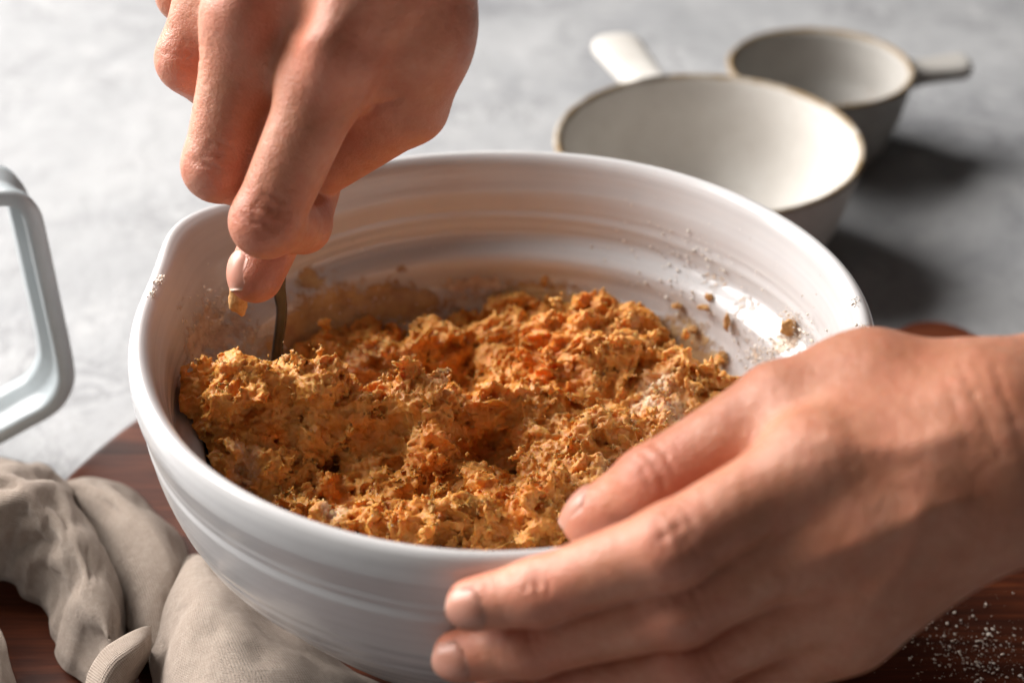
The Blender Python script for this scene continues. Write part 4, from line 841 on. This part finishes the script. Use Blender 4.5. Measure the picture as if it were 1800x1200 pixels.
# ---------------------------------------------------------------- linen napkin
FOLDS = [[[(-0.26328, 0.08068, 0.004), (-0.22995, 0.08047, 0.01), (-0.20781, 0.08458, 0.012), (-0.185, 0.07069, 0.02), (-0.17163, 0.0607, 0.02), (-0.15808, 0.03937, 0.022),
   (-0.14446, 0.01309, 0.021), (-0.1338, -0.01685, 0.021), (-0.12956, -0.03095, 0.021)],
  [(-0.24398, 0.03803, 0.03), (-0.20735, 0.02139, 0.052), (-0.18546, 0.0197, 0.058), (-0.16879, 0.01775, 0.058), (-0.15724, 0.0131, 0.054), (-0.14648, 0.00094, 0.048),
   (-0.13578, -0.01899, 0.042), (-0.12862, -0.03673, 0.035), (-0.12624, -0.04395, 0.031)],
  [(-0.23668, 0.0193, 0.036), (-0.20118, 0.00376, 0.058), (-0.17986, 0.00199, 0.064), (-0.16487, 0.00012, 0.064), (-0.15498, -0.00363, 0.059), (-0.14498, -0.01603, 0.053),
   (-0.13498, -0.03389, 0.046), (-0.12824, -0.04662, 0.038), (-0.12621, -0.05076, 0.033)],
  [(-0.23467, 0.00901, 0.03), (-0.20053, -0.00322, 0.051), (-0.18028, -0.00489, 0.057), (-0.16608, -0.0061, 0.057), (-0.15618, -0.011, 0.053), (-0.1467, -0.02285, 0.047),
   (-0.13677, -0.0387, 0.041), (-0.12988, -0.04861, 0.034), (-0.1276, -0.0514, 0.03)],
  [(-0.23342, -0.00029, 0.022), (-0.20216, -0.00624, 0.038), (-0.18406, -0.00356, 0.043), (-0.1705, -0.00447, 0.043), (-0.16055, -0.01089, 0.04), (-0.15048, -0.02442, 0.036),
   (-0.14019, -0.04013, 0.032), (-0.13202, -0.04939, 0.028), (-0.12901, -0.05263, 0.026)],
  [(-0.2298, -0.0129, 0.02), (-0.20396, -0.00731, 0.027), (-0.18759, -0.0026, 0.03), (-0.17474, -0.0032, 0.03), (-0.16449, -0.01048, 0.028), (-0.15373, -0.02613, 0.026),
   (-0.14234, -0.04372, 0.025), (-0.13353, -0.05279, 0.023), (-0.12961, -0.05641, 0.023)],
  [(-0.22887, -0.01579, 0.02), (-0.20615, -0.00368, 0.021), (-0.19023, 0.00213, 0.022), (-0.17761, 0.00152, 0.022), (-0.16626, -0.00862, 0.022), (-0.15523, -0.02538, 0.021),
   (-0.14351, -0.0445, 0.021), (-0.13403, -0.05446, 0.021), (-0.13003, -0.05755, 0.021)]],
 [[(-0.18268, 0.0607, 0.02), (-0.17194, 0.06211, 0.02), (-0.16005, 0.06353, 0.02), (-0.14516, 0.0551, 0.02), (-0.12916, 0.03843, 0.02), (-0.11725, 0.01895, 0.02),
   (-0.10974, -0.00407, 0.02)],
  [(-0.17687, 0.04906, 0.026), (-0.16579, 0.04628, 0.031), (-0.15415, 0.04004, 0.036), (-0.1393, 0.0271, 0.04), (-0.12497, 0.01168, 0.04), (-0.11546, -0.0036, 0.037),
   (-0.11112, -0.0179, 0.03)],
  [(-0.17331, 0.04292, 0.026), (-0.16396, 0.04084, 0.031), (-0.15336, 0.03277, 0.037), (-0.13993, 0.0181, 0.041), (-0.12722, 0.00064, 0.042), (-0.11813, -0.01476, 0.039),
   (-0.11347, -0.02857, 0.032)],
  [(-0.1705, 0.03863, 0.024), (-0.16353, 0.0388, 0.028), (-0.15406, 0.0294, 0.033), (-0.14209, 0.01177, 0.037), (-0.13097, -0.00773, 0.038), (-0.12337, -0.02333, 0.035),
   (-0.11866, -0.03648, 0.029)],
  [(-0.16893, 0.03724, 0.021), (-0.16391, 0.03917, 0.023), (-0.15645, 0.03147, 0.025), (-0.14693, 0.01425, 0.026), (-0.13719, -0.00621, 0.026), (-0.12964, -0.02431, 0.024),
   (-0.12346, -0.04016, 0.022)]],
 [[(-0.12141, 0.009, 0.0205), (-0.11559, 0.01508, 0.022), (-0.11037, 0.01634, 0.022), (-0.10444, 0.01497, 0.021), (-0.09599, 0.00747, 0.0205)],
  [(-0.11931, -0.00233, 0.026), (-0.11163, -0.0063, 0.037), (-0.10528, -0.00673, 0.04), (-0.10004, -0.00577, 0.036), (-0.09381, -0.00029, 0.022)],
  [(-0.11883, -0.01573, 0.028), (-0.10931, -0.02466, 0.044), (-0.10142, -0.02568, 0.048), (-0.09398, -0.02244, 0.042), (-0.08642, -0.01068, 0.022)],
  [(-0.11837, -0.02992, 0.028), (-0.10594, -0.04291, 0.048), (-0.09515, -0.04424, 0.053), (-0.08394, -0.03833, 0.045), (-0.07214, -0.0222, 0.022)],
  [(-0.11707, -0.04622, 0.028), (-0.10211, -0.06085, 0.05), (-0.0881, -0.06141, 0.055), (-0.07263, -0.05412, 0.046), (-0.05506, -0.03745, 0.022)],
  [(-0.11502, -0.06432, 0.028), (-0.09789, -0.07837, 0.05), (-0.08046, -0.07967, 0.055), (-0.06085, -0.07071, 0.046), (-0.03679, -0.05207, 0.022)],
  [(-0.11187, -0.08622, 0.028), (-0.09298, -0.09998, 0.048), (-0.0729, -0.10029, 0.052), (-0.04933, -0.09165, 0.044), (-0.01911, -0.07105, 0.022)]],
 [[(-0.13191, -0.0747, 0.04), (-0.132, -0.06521, 0.043), (-0.12866, -0.05802, 0.046), (-0.12393, -0.05202, 0.046), (-0.1194, -0.04567, 0.044), (-0.11782, -0.04037, 0.04)],
  [(-0.1268, -0.07907, 0.042), (-0.12625, -0.07195, 0.046), (-0.12367, -0.06544, 0.048), (-0.11996, -0.06008, 0.048), (-0.1173, -0.05256, 0.045), (-0.11675, -0.04573, 0.041)],
  [(-0.1232, -0.07643, 0.038), (-0.12283, -0.07074, 0.041), (-0.12089, -0.06496, 0.042), (-0.11864, -0.05936, 0.042), (-0.11714, -0.05264, 0.04), (-0.11702, -0.04585, 0.037)],
  [(-0.12195, -0.06682, 0.028), (-0.12177, -0.06247, 0.03), (-0.12109, -0.05608, 0.03), (-0.12017, -0.05088, 0.03), (-0.11903, -0.04559, 0.03), (-0.11836, -0.04185, 0.03)]],
 [[(-0.19207, -0.01209, 0.03), (-0.17845, -0.02367, 0.034), (-0.17025, -0.03559, 0.036), (-0.16369, -0.04907, 0.036), (-0.15848, -0.06259, 0.034), (-0.15536, -0.07368, 0.03)],
  [(-0.18747, -0.03347, 0.034), (-0.17563, -0.04522, 0.04), (-0.16803, -0.05522, 0.042), (-0.16231, -0.06547, 0.042), (-0.15868, -0.07399, 0.038), (-0.15701, -0.08041, 0.032)],
  [(-0.18533, -0.05088, 0.03), (-0.17673, -0.05848, 0.035), (-0.17082, -0.06555, 0.037), (-0.16632, -0.07302, 0.037), (-0.16368, -0.07895, 0.033), (-0.16221, -0.08386, 0.028)]]]
def buckle(G, slack, its, tether, seed):
    """let a sheet that is slightly too large for its shape buckle into small wrinkles"""
    X = G.copy(); nu, nv = X.shape[:2]
    N = np.cross(np.gradient(G, axis=0), np.gradient(G, axis=1)); N /= np.maximum(np.linalg.norm(N, axis=2), 1e-12)[..., None]
    X += N * (.0030 * perlin(G.reshape(-1, 3) * 38 + seed).reshape(nu, nv))[..., None]
    links = []
    for di, dj, k in ((1, 0, 1.), (0, 1, 1.), (1, 1, .6), (1, -1, .6), (2, 0, .3), (0, 2, .3), (3, 0, .2), (0, 3, .2)):
        a = (slice(0, nu - di), slice(max(0, -dj), nv - max(0, dj))); c = (slice(di, nu), slice(max(0, dj), nv - max(0, -dj)))
        L0 = np.linalg.norm(G[a] - G[c], axis=2) * slack
        links.append((a, c, L0, k))
    W = np.zeros((nu, nv, 1))
    for a, c, L0, k in links: W[a] += k; W[c] += k
    for it in range(its):
        D = np.zeros_like(X)
        for a, c, L0, k in links:
            d = X[c] - X[a]; l = np.linalg.norm(d, axis=2); m = (k * .5 * (l - L0) / np.maximum(l, 1e-9))[..., None] * d
            D[a] += m; D[c] -= m
        X = X + 1.5 * D / W + tether * (G - X)
    return X

def make_napkin():
    Vs, Fs, UVs = [], [], []; off = 0
    for fi, rows in enumerate(FOLDS):
        rows = np.stack([catmull(r, 200) for r in rows], 0)
        step = .0050
        wid = np.linalg.norm(np.diff(rows, axis=1), axis=2).sum(1).max(); hei = np.linalg.norm(np.diff(rows, axis=0), axis=2).sum(0).max()
        nc = max(10, int(wid / step)); nr = max(7, int(hei / step))
        G = np.stack([catmull(rows[:, j], nr) for j in np.linspace(0, 199, nc).astype(int)], 1)
        G = buckle(G, (1.07, 1.045, 1.035, 1.04, 1.05)[fi], 240, .003, fi * 13.7)
        G = np.stack([catmull(G[:, j], nr * 5) for j in range(nc)], 1); G = np.stack([catmull(g, nc * 5) for g in G], 0); nr *= 5; nc *= 5
        du = np.linalg.norm(np.diff(G, axis=1), axis=2).mean(0); dv = np.linalg.norm(np.diff(G, axis=0), axis=2).mean(1)
        U = np.concatenate([[0], np.cumsum(du)]); Vc = np.concatenate([[0], np.cumsum(dv)])
        uv = np.stack(np.meshgrid(Vc, U, indexing='ij'), -1).reshape(-1, 2)
        P = G.reshape(-1, 3).copy()
        r = np.hypot(P[:, 0], P[:, 1]); need = outer_r(P[:, 2]) + .0035
        sc_ = np.where(r < need, need / np.maximum(r, 1e-6), 1); P[:, 0] *= sc_; P[:, 1] *= sc_
        P[:, 2] = np.maximum(P[:, 2], np.where(np.hypot(P[:, 0], P[:, 1]) < .20, .0195, .0015))
        Vs.append(P); Fs.append(grid_faces(nr, nc) + off); off += len(P); UVs.append(uv + fi * .37)
    V = np.concatenate(Vs); F = np.concatenate(Fs); UV = np.concatenate(UVs)
    o = mesh_obj('napkin', V, F, M['linen'])
    l = o.data.uv_layers.new(name='UVMap')
    li = np.zeros(len(o.data.loops), np.int32); o.data.loops.foreach_get('vertex_index', li)
    l.data.foreach_set('uv', UV[li].astype(np.float32).ravel())
    s = o.modifiers.new('thickness', 'SOLIDIFY'); s.thickness = .0009; s.offset = 0
    tag(o, 'crumpled beige linen napkin beside the bowl at lower left', 'napkin')
make_napkin()

# ---------------------------------------------------------------- crumbs and flour
def wall_pt(a, z, off=0.):
    r = float(inner_r(np.array([z]))[0]) - off
    return np.array((r * math.cos(a), r * math.sin(a), z))
CRUMBS = [((0.01528, 0.09542, 0.09103), (0.0017, 0.0014, 0.0024), 'tan dough crumb on the back wall of the bowl above the heap'),
 ((0.07885, 0.05219, 0.08548), (0.0024, 0.0018, 0.0026), 'largest round tan crumb on the right inner wall of the bowl'),
 ((0.06978, 0.06546, 0.08847), (0.0017, 0.0013, 0.0016), 'tan crumb on the right inner wall left of the largest round crumb'),
 ((0.08033, 0.05543, 0.09841), (0.0011, 0.0011, 0.0034), 'long thin orange dough shred on the right inner wall'),
 ((0.07474, 0.06629, 0.10232), (0.0016, 0.0012, 0.0014), 'small orange crumb just below the ridge on the right inner wall'),
 ((0.07282, 0.06508, 0.09868), (0.0022, 0.0012, 0.0008), 'flat pale crumb on the right inner wall under the ridge'),
 ((0.0642, 0.07298, 0.09416), (0.002, 0.0013, 0.0011), 'flat tan crumb on the inner wall right of the dough peak'),
 ((0.09932, 0.03705, 0.10828), (0.0026, 0.0018, 0.0032), 'pale floury clump on the ridge of the right inner wall'),
 ((-0.08633, 0.01069, 0.13765), (0.003, 0.003, 0.0064), 'brown-orange blob of dough hanging from the thumb tip above the bowl')]
def make_crumb(p, s, label, seed):
    q = rng.normal(size=(1, 3))
    bm = bmesh.new(); bmesh.ops.create_icosphere(bm, subdivisions=3, radius=1)
    v = np.array([x.co for x in bm.verts]); nz = fbm(v * 1.3 + seed * 7.7, 3)
    for x, k in zip(bm.verts, nz): x.co = Vector((x.co.x * s[0], x.co.y * s[1], x.co.z * s[2])) * (1 + (.45 if s[2] < .005 else .28) * float(k))
    me = bpy.data.meshes.new('dough_crumb'); bm.to_mesh(me); bm.free()
    for f in me.polygons: f.use_smooth = True
    me.materials.append(M['crumb'])
    o = bpy.data.objects.new('dough_crumb', me); COL.objects.link(o); o.location = p
    tag(o, label, 'crumb', 'dough crumbs stuck to the bowl wall')
for i, (p, s, label) in enumerate(CRUMBS): make_crumb(p, s, label, i)

DUST = [(0.349, 0.10553, 0.05, 0.004, 260), (0.40805, 0.09161, 0.07, 0.006, 160), (0.80533, 0.10831, 0.12, 0.008, 120), (1.3352, 0.1053, 0.35, 0.012, 150), (2.80113, 0.10938, 0.09, 0.007, 320),
 (1.67494, 0.08879, 0.12, 0.004, 140), (2.00562, 0.08479, 0.25, 0.006, 260), (0.24233, 0.11247, 0.05, 0.005, 90), (1.14575, 0.10631, 0.3, 0.01, 110), (2.7026, 0.09914, 0.12, 0.006, 90)]
pts = []
for a, z, sa, sz, cnt in DUST:
    for _ in range(cnt):
        zz = min(z + sz * random.gauss(0, 1), ZR - .002); aa = a + sa * random.gauss(0, 1)
        pts.append(wall_pt(aa, zz, .0001))
o = grains('flour_specks', np.array(pts), .00012, .00055, M['flour'], 1.)
tag(o, 'fine flour specks and dust clinging to the inside of the bowl', 'flour', kind='stuff')
RIMF = [((-0.11395, 0.01973, 0.1384), 0.0009, 0.0014, 110), ((-0.11443, 0.0121, 0.1384), 0.0006, 0.0016, 80), ((0.1145, -0.00831, 0.1384), 0.001, 0.0015, 60),
 ((0.11458, 0.00704, 0.1384), 0.0008, 0.001, 40)]
pts = [np.array(c) + np.array((random.gauss(0, sx), random.gauss(0, sy), random.gauss(0, .0005))) for c, sx, sy, cnt in RIMF for _ in range(cnt)]
o = grains('rim_flour', np.array(pts), .00012, .0005, M['flour'], .7)
tag(o, 'little white flour smudges on the rim of the bowl', 'flour', kind='stuff')
BOARDF = [(0.16385, -0.03063, 0.01, 0.008, 340), (0.14987, -0.02224, 0.012, 0.012, 150), (0.16911, -0.04151, 0.012, 0.01, 240), (0.15904, -0.01654, 0.02, 0.02, 120)]
pts = []
for x, y, sx, sy, cnt in BOARDF:
    for _ in range(cnt):
        q = (x + random.gauss(0, sx), y + random.gauss(0, sy), .0184)
        if math.hypot(q[0], q[1]) < .184: pts.append(q)
o = grains('board_flour', np.array(pts), .00008, .0006, M['flour'], .3)
tag(o, 'scattered flour specks on the dark board at lower right', 'flour', kind='stuff')
